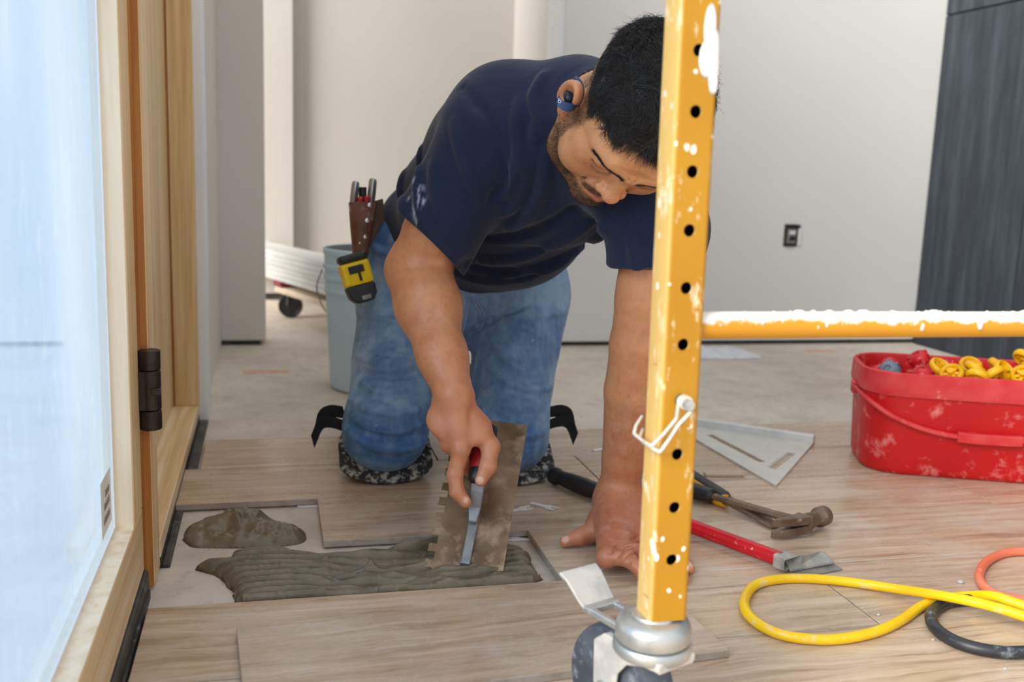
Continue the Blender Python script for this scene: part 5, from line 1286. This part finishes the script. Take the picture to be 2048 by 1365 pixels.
# collar
nd = unit(hw((0, -0.03, -0.05))-NB)
S.cut(cone(NB+nd*0.060, NB+nd*0.19, 0.061, 0.072), 0.006)
S_folds = [([(1045, 290), (1030, 340), (1012, 385)], 0.010, 0.006, 1), ([(925, 175), (965, 225), (990, 290), (1005, 360), (985, 405)], 0.007, 0.004, -1),
           ([(955, 235), (985, 290), (1000, 350)], 0.010, 0.004, 1), ([(1075, 250), (1065, 320), (1035, 395), (1010, 425)], 0.009, 0.005, 1), ([(1095, 300), (1085, 370), (1055, 430), (1020, 455)], 0.010, 0.005, 1),
           ([(1180, 440), (1120, 480), (1040, 510), (930, 520)], 0.012, 0.006, 1), ([(1225, 445), (1180, 480), (1110, 520), (1010, 545)], 0.012, 0.006, 1),
           ([(1150, 420), (1100, 450), (1040, 475), (960, 480)], 0.010, 0.004, -1), ([(1130, 520), (1060, 550), (980, 560), (910, 545)], 0.010, 0.005, 1), ([(930, 530), (980, 545), (1030, 548)], 0.010, 0.004, -1),
           ([(845, 300), (838, 380), (850, 450)], 0.009, 0.0035, 1), ([(870, 330), (875, 400), (905, 480)], 0.009, 0.0035, 1), ([(915, 250), (935, 330), (960, 400)], 0.010, 0.004, 1), ([(815, 330), (803, 380), (812, 420)], 0.008, 0.003, 1),
           ([(1040, 205), (1035, 260), (1045, 330)], 0.010, 0.004, 1), ([(1100, 260), (1070, 200), (1090, 150)], 0.010, 0.004, 1), ([(1265, 430), (1270, 480), (1275, 530)], 0.008, 0.003, 1), ([(1250, 440), (1262, 475), (1290, 500)], 0.007, 0.004, -1)]
for pix, r, a, sg in S_folds: S.fold(pix, r*0.85, a*(1.5 if sg > 0 else 0.9), 0.009, sg)
X_, Y_, Z_ = np.meshgrid(*[a_[::3] for a_ in S.ax], indexing='ij')
nz = (vnoise(X_*14, Y_*14, Z_*9, 21)-0.5)*0.007
nzf = nz.repeat(3, 0).repeat(3, 1).repeat(3, 2)[:S.n[0], :S.n[1], :S.n[2]].astype(np.float32)
Sv, Sf = S.mesh(); Sv = relax(Sv, Sf, 1, 0.6); Sn = vnormals(Sv, Sf)
Sv = Sv+Sn*((vnoise(Sv[:, 0]*13, Sv[:, 1]*13, Sv[:, 2]*9, 21)-0.5)*0.008)[:, None]
def picmask(V, pts, r):
    """soft mask round points found on the surface"""
    m = np.zeros(len(V))
    for p in pts: m = np.maximum(m, 1-sm(np.linalg.norm(V-p, axis=1), r*0.3, r))
    return m
Sc = np.tile(L3c((30, 38, 64)), (len(Sv), 1))
nn = vnoise(Sv[:, 0]*22, Sv[:, 1]*22, Sv[:, 2]*22, 31)
Sc *= (0.86+0.28*nn)[:, None]
sp_ = [p for p in (S.hit(x, y) for x, y in ((828, 368), (835, 385), (838, 402), (846, 408), (822, 385), (830, 420), (838, 440))) if p is not None]
sn_ = 0.5*vnoise(Sv[:, 0]*330, Sv[:, 1]*330, Sv[:, 2]*60, 33)+0.5*vnoise(Sv[:, 0]*120, Sv[:, 1]*120, Sv[:, 2]*60, 34)
m_ = np.clip(picmask(Sv, sp_, 0.017)*sm(sn_, 0.55, 0.80), 0, 0.6) if sp_ else np.zeros(len(Sv))
Sc = Sc*(1-m_[:, None])+L3c((196, 204, 222))[None]*m_[:, None]
tiny = 0.7*sm(vnoise(Sv[:, 0]*330, Sv[:, 1]*330, Sv[:, 2]*330, 35), 0.982, 0.995); Sc = Sc*(1-tiny[:, None])+L3c((210, 214, 224))[None]*tiny[:, None]
shirt = mesh_np('t_shirt', Sv, [Sf], MAT['cotton'], person, Sc); tag(shirt, 'navy blue cotton t-shirt with plaster smudges')

# ---- jeans
J = SDF(np.array((0.06, 1.62, 0.0)), np.array((0.78, 2.36, 0.56)), 0.0031)
J.add(ell(PE*0.75+np.mean([RH, LH], 0)*0.25, (0.186, 0.12, 0.130), tframe(s2_, rp)), 0.0)
J.add(cone(RH, LH, 0.098, 0.098), 0.05)
J.add(ell(at(925, 655, 1.98), (0.05, 0.06, 0.045)), 0.04)
J.add(ell(BE, (0.155, 0.15, 0.108), tframe(s2_, rp)), 0.04)
J.add(cone(RH, RK, 0.098, 0.070), 0.045); J.add(cone(LH, LK, 0.098, 0.068), 0.03)
J.add(ell(RK+np.array((0, 0.004, 0.012)), (0.076, 0.066, 0.072)), 0.03); J.add(ell(LK+np.array((0, 0.004, 0.012)), (0.072, 0.066, 0.072)), 0.03)
RAk = RK+np.array((0.035, 0.38, -0.008)); LAk = LK+np.array((0.040, 0.38, -0.008))
J.add(cone(RK+np.array((0, .03, 0)), RAk, 0.064, 0.052), 0.02); J.add(cone(LK+np.array((0, .03, 0)), LAk, 0.064, 0.052), 0.02)
J_folds = [([(715, 625), (770, 640), (840, 655)], 0.008, 0.006, 1), ([(705, 712), (760, 725), (850, 728), (880, 715)], 0.008, 0.007, 1), ([(700, 740), (770, 752), (860, 745)], 0.012, 0.006, -1),
           ([(700, 800), (760, 828), (820, 825), (870, 800)], 0.009, 0.006, 1), ([(690, 840), (740, 872), (800, 880), (862, 855)], 0.008, 0.006, -1), ([(695, 865), (750, 895), (810, 900), (860, 880)], 0.008, 0.006, 1), ([(700, 770), (760, 795), (860, 775)], 0.010, 0.004, -1),
           ([(905, 700), (940, 668), (985, 640), (1060, 610)], 0.009, 0.009, -1), ([(1000, 635), (1050, 655), (1110, 690)], 0.009, 0.006, 1), ([(980, 680), (1010, 715), (1045, 745)], 0.009, 0.007, 1), ([(960, 720), (1010, 760), (1060, 780), (1100, 775)], 0.009, 0.007, 1),
           ([(960, 780), (1010, 810), (1080, 815)], 0.010, 0.005, 1), ([(1000, 850), (1040, 872), (1085, 868)], 0.008, 0.005, 1), ([(1050, 620), (1090, 630), (1130, 620)], 0.008, 0.005, 1), ([(930, 600), (928, 640), (918, 690)], 0.006, 0.004, 1), ([(745, 520), (740, 560), (735, 600)], 0.008, 0.005, 1), ([(735, 480), (755, 500), (775, 505)], 0.008, 0.006, 1)]
for pix, r, a, sg in J_folds: J.fold(pix, r*0.6, a*1.1, 0.007, sg)
J.plane((0, 0, 0.010), (0, 0, -1), 0.006)
J.cut(ell((0.285, 2.60, 0.15), (0.155, 0.155, 0.4)), 0.0)
Jv, Jf = J.mesh(); Jv = relax(Jv, Jf, 1, 0.5); Jn = vnormals(Jv, Jf)
Jv = Jv+Jn*((vnoise(Jv[:, 0]*18, Jv[:, 1]*18, Jv[:, 2]*18, 41)-0.5)*0.007)[:, None]
n1_ = vnoise(Jv[:, 0]*12, Jv[:, 1]*12, Jv[:, 2]*12, 43); n2_j = vnoise(Jv[:, 0]*60, Jv[:, 1]*60, Jv[:, 2]*24, 44)
fade = np.clip(0.55*sm(n1_, 0.35, 0.75)+0.35*sm(n2_j, 0.4, 0.8), 0, 1)
lt = [(RH*0.5+RK*0.5+np.array((0, -0.09, 0)), 0.13), (LH*0.45+LK*0.55+np.array((0, -0.09, 0)), 0.14), (LH+np.array((0.05, -0.05, 0.02)), 0.12)]
for c, r in lt: fade = np.clip(fade+0.35*np.exp(-(np.linalg.norm(Jv-c, axis=1)/r)**2), 0, 1)
str_ = vnoise(Jv[:, 0]*190, Jv[:, 1]*190, Jv[:, 2]*26, 47)*0.5+vnoise(Jv[:, 0]*80, Jv[:, 1]*80, Jv[:, 2]*160, 48)*0.5
fade = np.clip(fade+(str_-0.5)*0.5, 0, 1)
Jc = L3c((66, 108, 162))[None]*(1-fade[:, None])+L3c((150, 182, 214))[None]*fade[:, None]
tiny = 0.8*sm(vnoise(Jv[:, 0]*110, Jv[:, 1]*110, Jv[:, 2]*110, 45), 0.965, 0.98); Jc = Jc*(1-tiny[:, None])+L3c((220, 220, 214))[None]*tiny[:, None]
jeans = mesh_np('jeans', Jv, [Jf], MAT['denim'], person, Jc); tag(jeans, 'worn faded blue jeans')

# ---- knee pads, boots
MAT['pad'] = mottled('scuffed_black_rubber', (26, 26, 28), (44, 43, 42), 30, 0.7, bump=0.4, bscale=110, bdist=0.0015, dust=(176, 170, 158), dlo=0.49, dhi=0.60, dscale=75)
MAT['strap'] = mottled('black_webbing', (18, 19, 21), (32, 33, 36), 60, 0.8, bump=0.3, bscale=400)
MAT['boot'] = mottled('dusty_brown_leather', (112, 90, 66), (146, 122, 96), 24, 0.8, bump=0.4, bscale=120)
for s, K, sgn in (('r', RK, -1), ('l', LK, 1)):
    kp = SDF(K-np.array((0.13, 0.13, 0.10)), K+np.array((0.13, 0.16, 0.12)), 0.0026)
    kp.add(ell(K+np.array((0, -0.002, 0.0)), (0.094, 0.086, 0.082)), 0.0)
    kp.add(ell(K+np.array((0, -0.01, -0.055)), (0.085, 0.080, 0.028)), 0.02)
    kp.plane(K+np.array((0, 0, -0.034)), unit((0, -0.55, 0.83)), 0.006)
    kp.cut(ell(K+np.array((0, 0.006, 0.014)), (0.080, 0.070, 0.077)), 0.003)
    kp.plane((0, 0, 0.0008), (0, 0, -1), 0.002); kp.plane(K+np.array((0, 0.075, 0)), (0, 1, 0), 0.004)
    v_, f_ = kp.mesh()
    kpo = mesh_np('knee_pad', v_, [f_], MAT['pad'], person)
    so_ = K+np.array((sgn*0.088, 0.018, 0.0))
    for q in range(2):
        pts = [so_+np.array((-sgn*0.012, 0.0, 0.012+0.026*q)), so_+np.array((sgn*0.012, -0.006, 0.022+0.020*q)), so_+np.array((sgn*0.030, -0.010, 0.020+0.012*q)), so_+np.array((sgn*(0.044-0.006*q), -0.012, 0.002-0.014*(1-q)))]
        pts = spline(pts, 6); rings = []
        for p in pts:
            rings.append([Vector(p+np.array((0.003*a*sgn, -a*0.004, a*0.0125))+np.array((b*0.0008, b*0.0010, 0))) for a, b in ((-1, -1), (1, -1), (1, 1), (-1, 1))])
        MB().loft(rings).build('strap', MAT['strap'], kpo, smooth=False)
for K, A in ((RK, RAk), (LK, LAk)):
    bt = SDF(A-np.array((0.10, 0.12, 0.10)), A+np.array((0.10, 0.20, 0.14)), 0.004)
    bt.add(cone(A+np.array((0, -0.03, 0)), A+np.array((0, 0.03, 0.0)), 0.055, 0.050), 0.0)
    bt.add(cone(A+np.array((0, 0.03, 0.035)), A+np.array((0, 0.065, -0.035)), 0.042, 0.036), 0.02)
    bt.plane((0, 0, 0.002), (0, 0, -1), 0.003)
    v_, f_ = bt.mesh(); bo = mesh_np('boot', v_, [f_], MAT['boot'], person)
sole = MB()
for k in range(9):
    z = 0.03+0.014*k; y = LAk[1]+0.030+0.02*sin(k*0.5)
    sole.box((LAk[0]+0.022, y-0.01, z), (LAk[0]+0.050+0.003*(k % 2), y+0.045, z+0.0125))
sole.build('boot_sole', MAT['boot'], bo, bevel=0.002)

# ---- hair, brows, beard
def sample(V, F, N, w, n, seed):
    rg = np.random.default_rng(seed); fw = w[F].mean(1)
    a = np.linalg.norm(np.cross(V[F[:, 1]]-V[F[:, 0]], V[F[:, 2]]-V[F[:, 0]]), axis=1)*fw
    idx = rg.choice(len(F), n, p=a/a.sum()); b = rg.dirichlet((1, 1, 1, 1), n)
    P = (V[F[idx]]*b[:, :, None]).sum(1); Nn = (N[F[idx]]*b[:, :, None]).sum(1); Nn /= np.linalg.norm(Nn, axis=1)[:, None]
    return P, Nn, rg
hm_ = hairmask(Hv)
P, Nn, rg = sample(Hv, Hf, Hn, hm_*(0.55+0.45*sm(Hv[:, 2], 0.02, 0.07)), 34000, 5)
topw = np.clip(sm(P[:, 2], 0.030, 0.085)+0.5*sm(-P[:, 1], 0.06, 0.1)*sm(P[:, 2], 0.0, 0.05), 0, 1)
cl = np.stack([vnoise(P[:, 0]*70, P[:, 1]*70, P[:, 2]*70, q)-0.5 for q in (51, 52, 53)], 1)
comb = np.stack([0.25*np.sign(P[:, 0])*np.abs(P[:, 0])/0.08, np.where(P[:, 1] > -0.06, 0.30, 0.1), 0.10-0.55*(1-topw)], 1)
comb = comb+cl*1.3+rg.normal(0, 0.12, P.shape)
comb -= Nn*(comb*Nn).sum(1)[:, None]; comb /= np.linalg.norm(comb, axis=1)[:, None]+1e-9
Dr = comb+Nn*(0.22+0.30*topw+rg.normal(0, 0.10, len(P)))[:, None]
Ln = 0.0022+topw*0.024*(0.6+0.6*rg.random(len(P))); hi_ = hairmask(P)
wloc = lambda A: A@HM.T
strands('hair', wloc(P)+HT, wloc(Dr), wloc(Nn), Ln, 0.00017+0.00022*topw, MAT['hair'], person, 5, droop=0.42, curl=0.30, seed=3)
bm_ = beard(Hv); P, Nn, rg = sample(Hv, Hf, Hn, bm_**1.3, 13000, 6)
Dr = np.stack([0.1*np.sign(P[:, 0]), 0.15+0*P[:, 0], -0.8+0*P[:, 0]], 1)+rg.normal(0, 0.25, P.shape); Dr -= Nn*(Dr*Nn).sum(1)[:, None]; Dr = Dr+Nn*0.55
must_ = (P[:, 2] > -0.052) & (P[:, 1] > 0.06); Dr[must_] = np.stack([0.7*np.sign(P[must_, 0]), 0.15+0*P[must_, 0], -0.55+0*P[must_, 0]], 1)+Nn[must_]*0.4
strands('beard', wloc(P)+HT, wloc(Dr), wloc(Nn), 0.0022+0.0028*rg.random(len(P)), 0.00014, MAT['hair'], person, 3, droop=0.2, curl=0.3, seed=4)
for s in (-1, 1):
    bw = browmask(Hv, s); P, Nn, rg = sample(Hv, Hf, Hn, bw**1.3, 700, 8+s)
    Dr = np.stack([s*1.0+0*P[:, 0], -0.25+0*P[:, 0], 0.35-6*(np.abs(P[:, 0])-0.02)], 1)+rg.normal(0, 0.2, P.shape)+Nn*0.4
    strands('eyebrow', wloc(P)+HT, wloc(Dr), wloc(Nn), 0.0052, 0.00019, MAT['hair'], person, 3, droop=0.4, curl=0.2, seed=9+s)
    t_ = np.linspace(0, 1, 46); P = np.stack([s*(0.0215+0.026*t_), 0.0795-0.010*np.clip(t_-0.5, 0, 1)**1.5, 0.0142-0.010*t_*(1-t_)+0.001*t_], 1)
    Nn = np.tile(np.array((0, 1.0, -0.2)), (46, 1)); Dr = np.stack([s*(t_-0.35)*0.8, 0.9+0*t_, -0.55+0*t_], 1)
    strands('eyelash', wloc(P)+HT, wloc(Dr), wloc(Nn), 0.0036, 0.00015, MAT['hair'], person, 3, droop=-0.1, curl=0.1, seed=12+s)

# fine dark hair on the forearms
MAT['arm_hair'] = mottled('brown_hair', (54, 36, 26), (74, 50, 36), 60, 0.5, bump=0)
for V_, F_, a_, b_, sd_ in ((Rv, Rf, RE, RW, 61), (Lv, Lf, LE, LW, 62)):
    ax_ = unit(b_-a_); t_ = ((V_-a_)@ax_)/np.linalg.norm(b_-a_); N_ = vnormals(V_, F_)
    w_ = sm(t_, -0.15, 0.1)*(1-sm(t_, 0.92, 1.05))*(0.25+0.75*vnoise(V_[:, 0]*30, V_[:, 1]*30, V_[:, 2]*30, 63))
    P, Nn, rg = sample(V_, F_, N_, w_, 1300, sd_)
    Dr = ax_[None]*0.9+rg.normal(0, 0.35, P.shape); Dr -= Nn*(Dr*Nn).sum(1)[:, None]; Dr = Dr+Nn*0.25
    strands('arm_hair', P, Dr, Nn, 0.005+0.005*rg.random(len(P)), 0.00006, MAT['arm_hair'], person, 3, droop=0.15, curl=0.3, seed=sd_)
# ================================================================== things the man wears or carries
def basis(x, y, z, o):
    return Matrix(((x[0], y[0], z[0], o[0]), (x[1], y[1], z[1], o[1]), (x[2], y[2], z[2], o[2]), (0, 0, 0, 1)))
def set_matrix(o, M): o.location, o.rotation_euler = M.to_translation(), M.to_euler()
# leather pouch with pliers (local x to the picture's right, y away from the viewer, z up)
MAT['leather'] = mottled('worn_brown_leather', (92, 56, 42), (126, 84, 66), 18, 0.55, bump=0.4, bscale=90, bdist=0.001, dust=(168, 140, 122), dlo=0.56, dhi=0.7, dscale=34)
MAT['leather_dark'] = mottled('dark_brown_leather', (62, 40, 32), (86, 58, 46), 18, 0.55, bump=0.3, bscale=90)
MAT['rivet'] = mottled('nickel_rivet', (206, 206, 204), (226, 226, 224), 60, 0.25, 0.85, bump=0)
MAT['plier'] = mottled('chromed_tool_steel', (186, 190, 196), (168, 172, 178), 40, 0.28, 0.85, bump=0.05)
MAT['red_handle'] = mottled('red_dipped_handle', (204, 34, 38), (186, 24, 30), 30, 0.4)
pd = 1.895; po = at(737, 528, pd); yv = unit(ray(737, 470)); xv = unit(RGT+yv*0.25); zv = unit(np.cross(xv, yv)); zv = unit(zv+xv*0.03); yv = np.cross(zv, xv)
pM = basis(xv, yv, zv, po); k = pd/FPX
px = lambda x, y: ((x-737)*k, (528-y)*k)
pch = thing('tool_pouch', 'brown leather tool pouch with rivets hanging on the right hip', 'pouch', po); set_matrix(pch, pM)
def bodyring(z, x0, x1, d): return [Vector(p) for p in ((x0, 0.004, z), (x0+0.004, -d*0.7, z), ((x0+x1)/2, -d, z), (x1-0.004, -d*0.7, z), (x1, 0.004, z), (x1-0.004, d*0.5, z), ((x0+x1)/2, d*0.6, z), (x0+0.004, d*0.5, z))]
x0t, zt = px(700, 404); x1t, _ = px(756, 404)
MB().loft([bodyring(0.0, px(707, 0)[0], px(733, 0)[0], 0.010), bodyring(0.020, px(706, 0)[0], px(738, 0)[0], 0.014), bodyring(zt*0.6, px(702, 0)[0], px(748, 0)[0], 0.018), bodyring(zt-0.002, x0t, x1t, 0.020), bodyring(zt-0.002, x0t+0.003, x1t-0.003, 0.017), bodyring(zt-0.03, x0t+0.004, x1t-0.006, 0.015)], caps=False).add([tuple(v) for v in bodyring(0.0, px(707, 0)[0], px(733, 0)[0], 0.010)], [tuple(range(8))]).build('pouch_body', MAT['leather'], pch, smooth='auto', angle=60)
MB().prism([px(745, 405), px(768, 398), px(772, 440), px(752, 470), px(738, 500)], 0.0, 0.004, Matrix.Rotation(pi/2, 4, 'X') @ Matrix.Translation((0, 0, -0.006))).build('belt_flap', MAT['leather_dark'], pch, bevel=0.001)
for i, (rx, ry) in enumerate(((739, 412), (734, 442), (729, 474), (719, 487), (724, 502))):
    c = px(rx, ry); r_ = (0.0046, 0.0046, 0.0046, 0.0026, 0.0038)[i]
    MB().lathe([(0, 0.0), (r_, 0.0), (r_*0.9, 0.0012), (r_*0.4, 0.002), (0, 0.0022)], 14, Matrix.Translation((c[0], -0.0195+0.010*(1-c[1]/zt), c[1])) @ Matrix.Rotation(pi/2, 4, 'X')).build('rivet', MAT['rivet'], pch, smooth='auto')
pl1 = thing('pliers', 'steel pliers with red handles poking out of the leather pouch', 'pliers', po); set_matrix(pl1, pM)
for (ax_, at_, ay_, bx_, by_, r_, dy) in ((715, 364, 0, 707, 425, 0.0108, 0.002), (750, 358, 0, 742, 425, 0.0112, 0.008)):
    t_ = px(ax_, at_); b_ = px(bx_, by_)
    MB().tube([(t_[0], dy, t_[1]), (t_[0]-0.0004, dy, t_[1]-0.002), (t_[0]-0.001, dy, t_[1]-0.008), ((t_[0]+b_[0])/2, dy, (t_[1]+b_[1])/2), (b_[0], dy, b_[1])], [r_*0.4, r_*0.85, r_, r_, r_*0.9], 14, flat=0.7).build('handle', MAT['plier'], pl1, smooth='auto')
for (qx, qy) in ((722, 398), (735, 396)):
    c = px(qx, qy); MB().tube([(c[0], -0.006, c[1]-0.03), (c[0], -0.006, c[1]), (c[0], -0.006, c[1]+0.003)], [0.0045, 0.0050, 0.002], 12).build('grip_tip', MAT['red_handle'], pl1, smooth='auto')
c = px(729, 378); MB().tube([(c[0], 0.012, c[1]-0.05), (c[0], 0.012, c[1]+0.002)], 0.0075, 12).build('grip', MAT['black_plastic'], pl1, smooth='auto')

# tape measure clipped to the pouch
MAT['tape_yellow'] = mottled('yellow_tape_case', (246, 214, 10), (236, 200, 4), 20, 0.35, bump=0.03)
MAT['tape_black'] = mottled('black_tape_case', (30, 33, 38), (44, 47, 52), 30, 0.5, bump=0.1, bscale=150)
td = 1.845; to = at(714, 556, td); k2 = td/FPX; yv = unit(ray(714, 556)); xv = unit(RGT*cos(radians(15))+UPV*sin(radians(15))*1.0); xv = unit(xv-yv*(xv@yv)+yv*0.18); zv = unit(np.cross(xv, yv)); yv = np.cross(zv, xv)
tp_ = thing('tape_measure', 'yellow and black tape measure clipped at the right hip', 'tape measure', to); set_matrix(tp_, basis(xv, yv, zv, to))
W2, H2 = 0.0275, 0.047
def tape_slab(poly, y0, y1): return MB().prism(poly, y0, y1, Matrix.Rotation(pi/2, 4, 'X') @ Matrix.Scale(-1, 4, (0, 0, 1)))
MB().box((-W2, -0.019, -0.014), (W2, 0.019, 0.030)).build('case', MAT['tape_yellow'], tp_, bevel=0.006, seg=3)
MB().box((-W2+0.0006, -0.0195, 0.0295), (W2-0.0006, 0.0195, 0.0455)).build('top_bumper', MAT['tape_black'], tp_, bevel=0.008, seg=3)
tape_slab([(-W2, -0.0135), (W2, -0.0135), (W2-0.001, -0.034), (W2-0.010, -0.047), (-W2+0.014, -0.047), (-W2+0.004, -0.036)], -0.0195, 0.0195).build('bottom_bumper', MAT['tape_black'], tp_, bevel=0.005, seg=3)
MB().box((-0.0150, -0.0215, 0.0085), (0.0135, -0.0188, 0.0225)).box((0.0005, -0.0215, -0.0075), (0.0055, -0.0188, 0.0088)).build('belt_clip', MAT['black_plastic'], tp_, bevel=0.0012)
MB().box((-0.0165, -0.0205, -0.0105), (-0.0148, -0.0188, 0.0085)).box((0.0148, -0.0205, -0.0105), (0.0165, -0.0188, 0.0230)).box((-0.0165, -0.0205, -0.0122), (0.0165, -0.0188, -0.0105)).build('clip_frame', MAT['tape_yellow'], tp_, bevel=0.0006)
MB().box((-0.004, -0.0202, -0.0425), (0.013, -0.0188, -0.0345)).build('tape_hook', MAT['metal_dull'], tp_, bevel=0.0008)

# blue wireless earbud hooked over the right ear
MAT['bud'] = mottled('navy_matte_plastic', (30, 62, 104), (36, 70, 114), 40, 0.45, bump=0.03)
MAT['bud_tip'] = mottled('dark_silicone', (20, 34, 58), (26, 42, 68), 40, 0.3, bump=0)
MAT['print_white'] = mottled('white_print', (236, 238, 240), (230, 232, 234), 40, 0.6, bump=0)
EARD = (hw((0.094, -0.018, 0.004))-CAM)@FWD
ep = lambda x, y, dd=0.0: at(x, y, EARD+dd)
eb = thing('earbud', 'navy blue wireless earbud hooked over the right ear', 'earbud', ep(1138, 200, -0.010), world_children=True)
band = [ep(1115, 197, -0.012), ep(1120, 207, -0.016), ep(1132, 214, -0.017), ep(1146, 214, -0.014), ep(1156, 206, -0.008)]
rings = []
for i, p in enumerate(spline(band, 5)):
    rings.append([Vector(p+UPV*a*0.0052+ray(1138, 200)*b*0.0030+RGT*a*0.002) for a, b in ((-1, -1), (0, -1.25), (1, -1), (1, 1), (0, 1.1), (-1, 1))])
MB().loft(rings).build('bud_body', MAT['bud'], eb, smooth='auto', angle=50)
hook = [ep(1154, 210, -0.009), ep(1161, 199, -0.005), ep(1164.5, 185, -0.002), ep(1162, 170, 0.0), ep(1156, 160, 0.002), ep(1148, 157, 0.006)]
MB().tube(spline(hook, 6), [0.0042]+[0.0030]*(len(spline(hook, 6))-2)+[0.0018], 12).build('ear_hook', MAT['bud'], eb, smooth=True)
MB().tube([ep(1140, 203, -0.012), ep(1138, 198, -0.010), ep(1136, 191, -0.006), ep(1135, 187, -0.001), ep(1135, 186, 0.003)], [0.0062, 0.0066, 0.0064, 0.0050, 0.002], 16).build('silicone_tip', MAT['bud_tip'], eb, smooth=True)
lg = MB(); c = ep(1119.5, 203, -0.0205)
ring = [Vector(c+RGT*cos(a)*0.0017+UPV*sin(a)*0.0019) for a in np.linspace(0, 2*pi, 15)]
lg.tube(ring, 0.00050, 6); lg.tube([Vector(c-RGT*0.0016+UPV*0.0002), Vector(c-RGT*0.0010+UPV*0.0042)], 0.00050, 6)
lg.build('logo_print', MAT['print_white'], eb, smooth=True)
# white print on the chest of the shirt
lp0 = [S.hit(x, y) for x, y in ((1196, 433), (1203, 426), (1212, 423), (1223, 425))]
lp0 = [p-ray(1210, 428)*0.0015 for p in lp0 if p is not None]
if len(lp0) > 2: MB().tube(spline(lp0, 6), [0.0006]+[0.0015]*(len(spline(lp0, 6))-2)+[0.001], 8).build('chest_print', MAT['print_white'], shirt, smooth=True)
# fly seam of the jeans
for pts in ([(938, 598), (934, 630), (926, 665), (918, 690)], [(945, 600), (962, 628), (958, 650), (940, 662)], [(950, 598), (968, 628), (963, 655), (940, 668)]):
    q = [J.hit(x, y) for x, y in pts]; q = [p-ray(940, 640)*0.001 for p in q if p is not None]
    if len(q) > 2: MB().tube(spline(q, 8), 0.0012, 6).build('seam_stitching', MAT['stitch'] if 'stitch' in MAT else MAT.setdefault('stitch', mottled('pale_stitching', (176, 186, 204), (140, 150, 170), 200, 0.8, bump=0)), jeans, smooth=True)
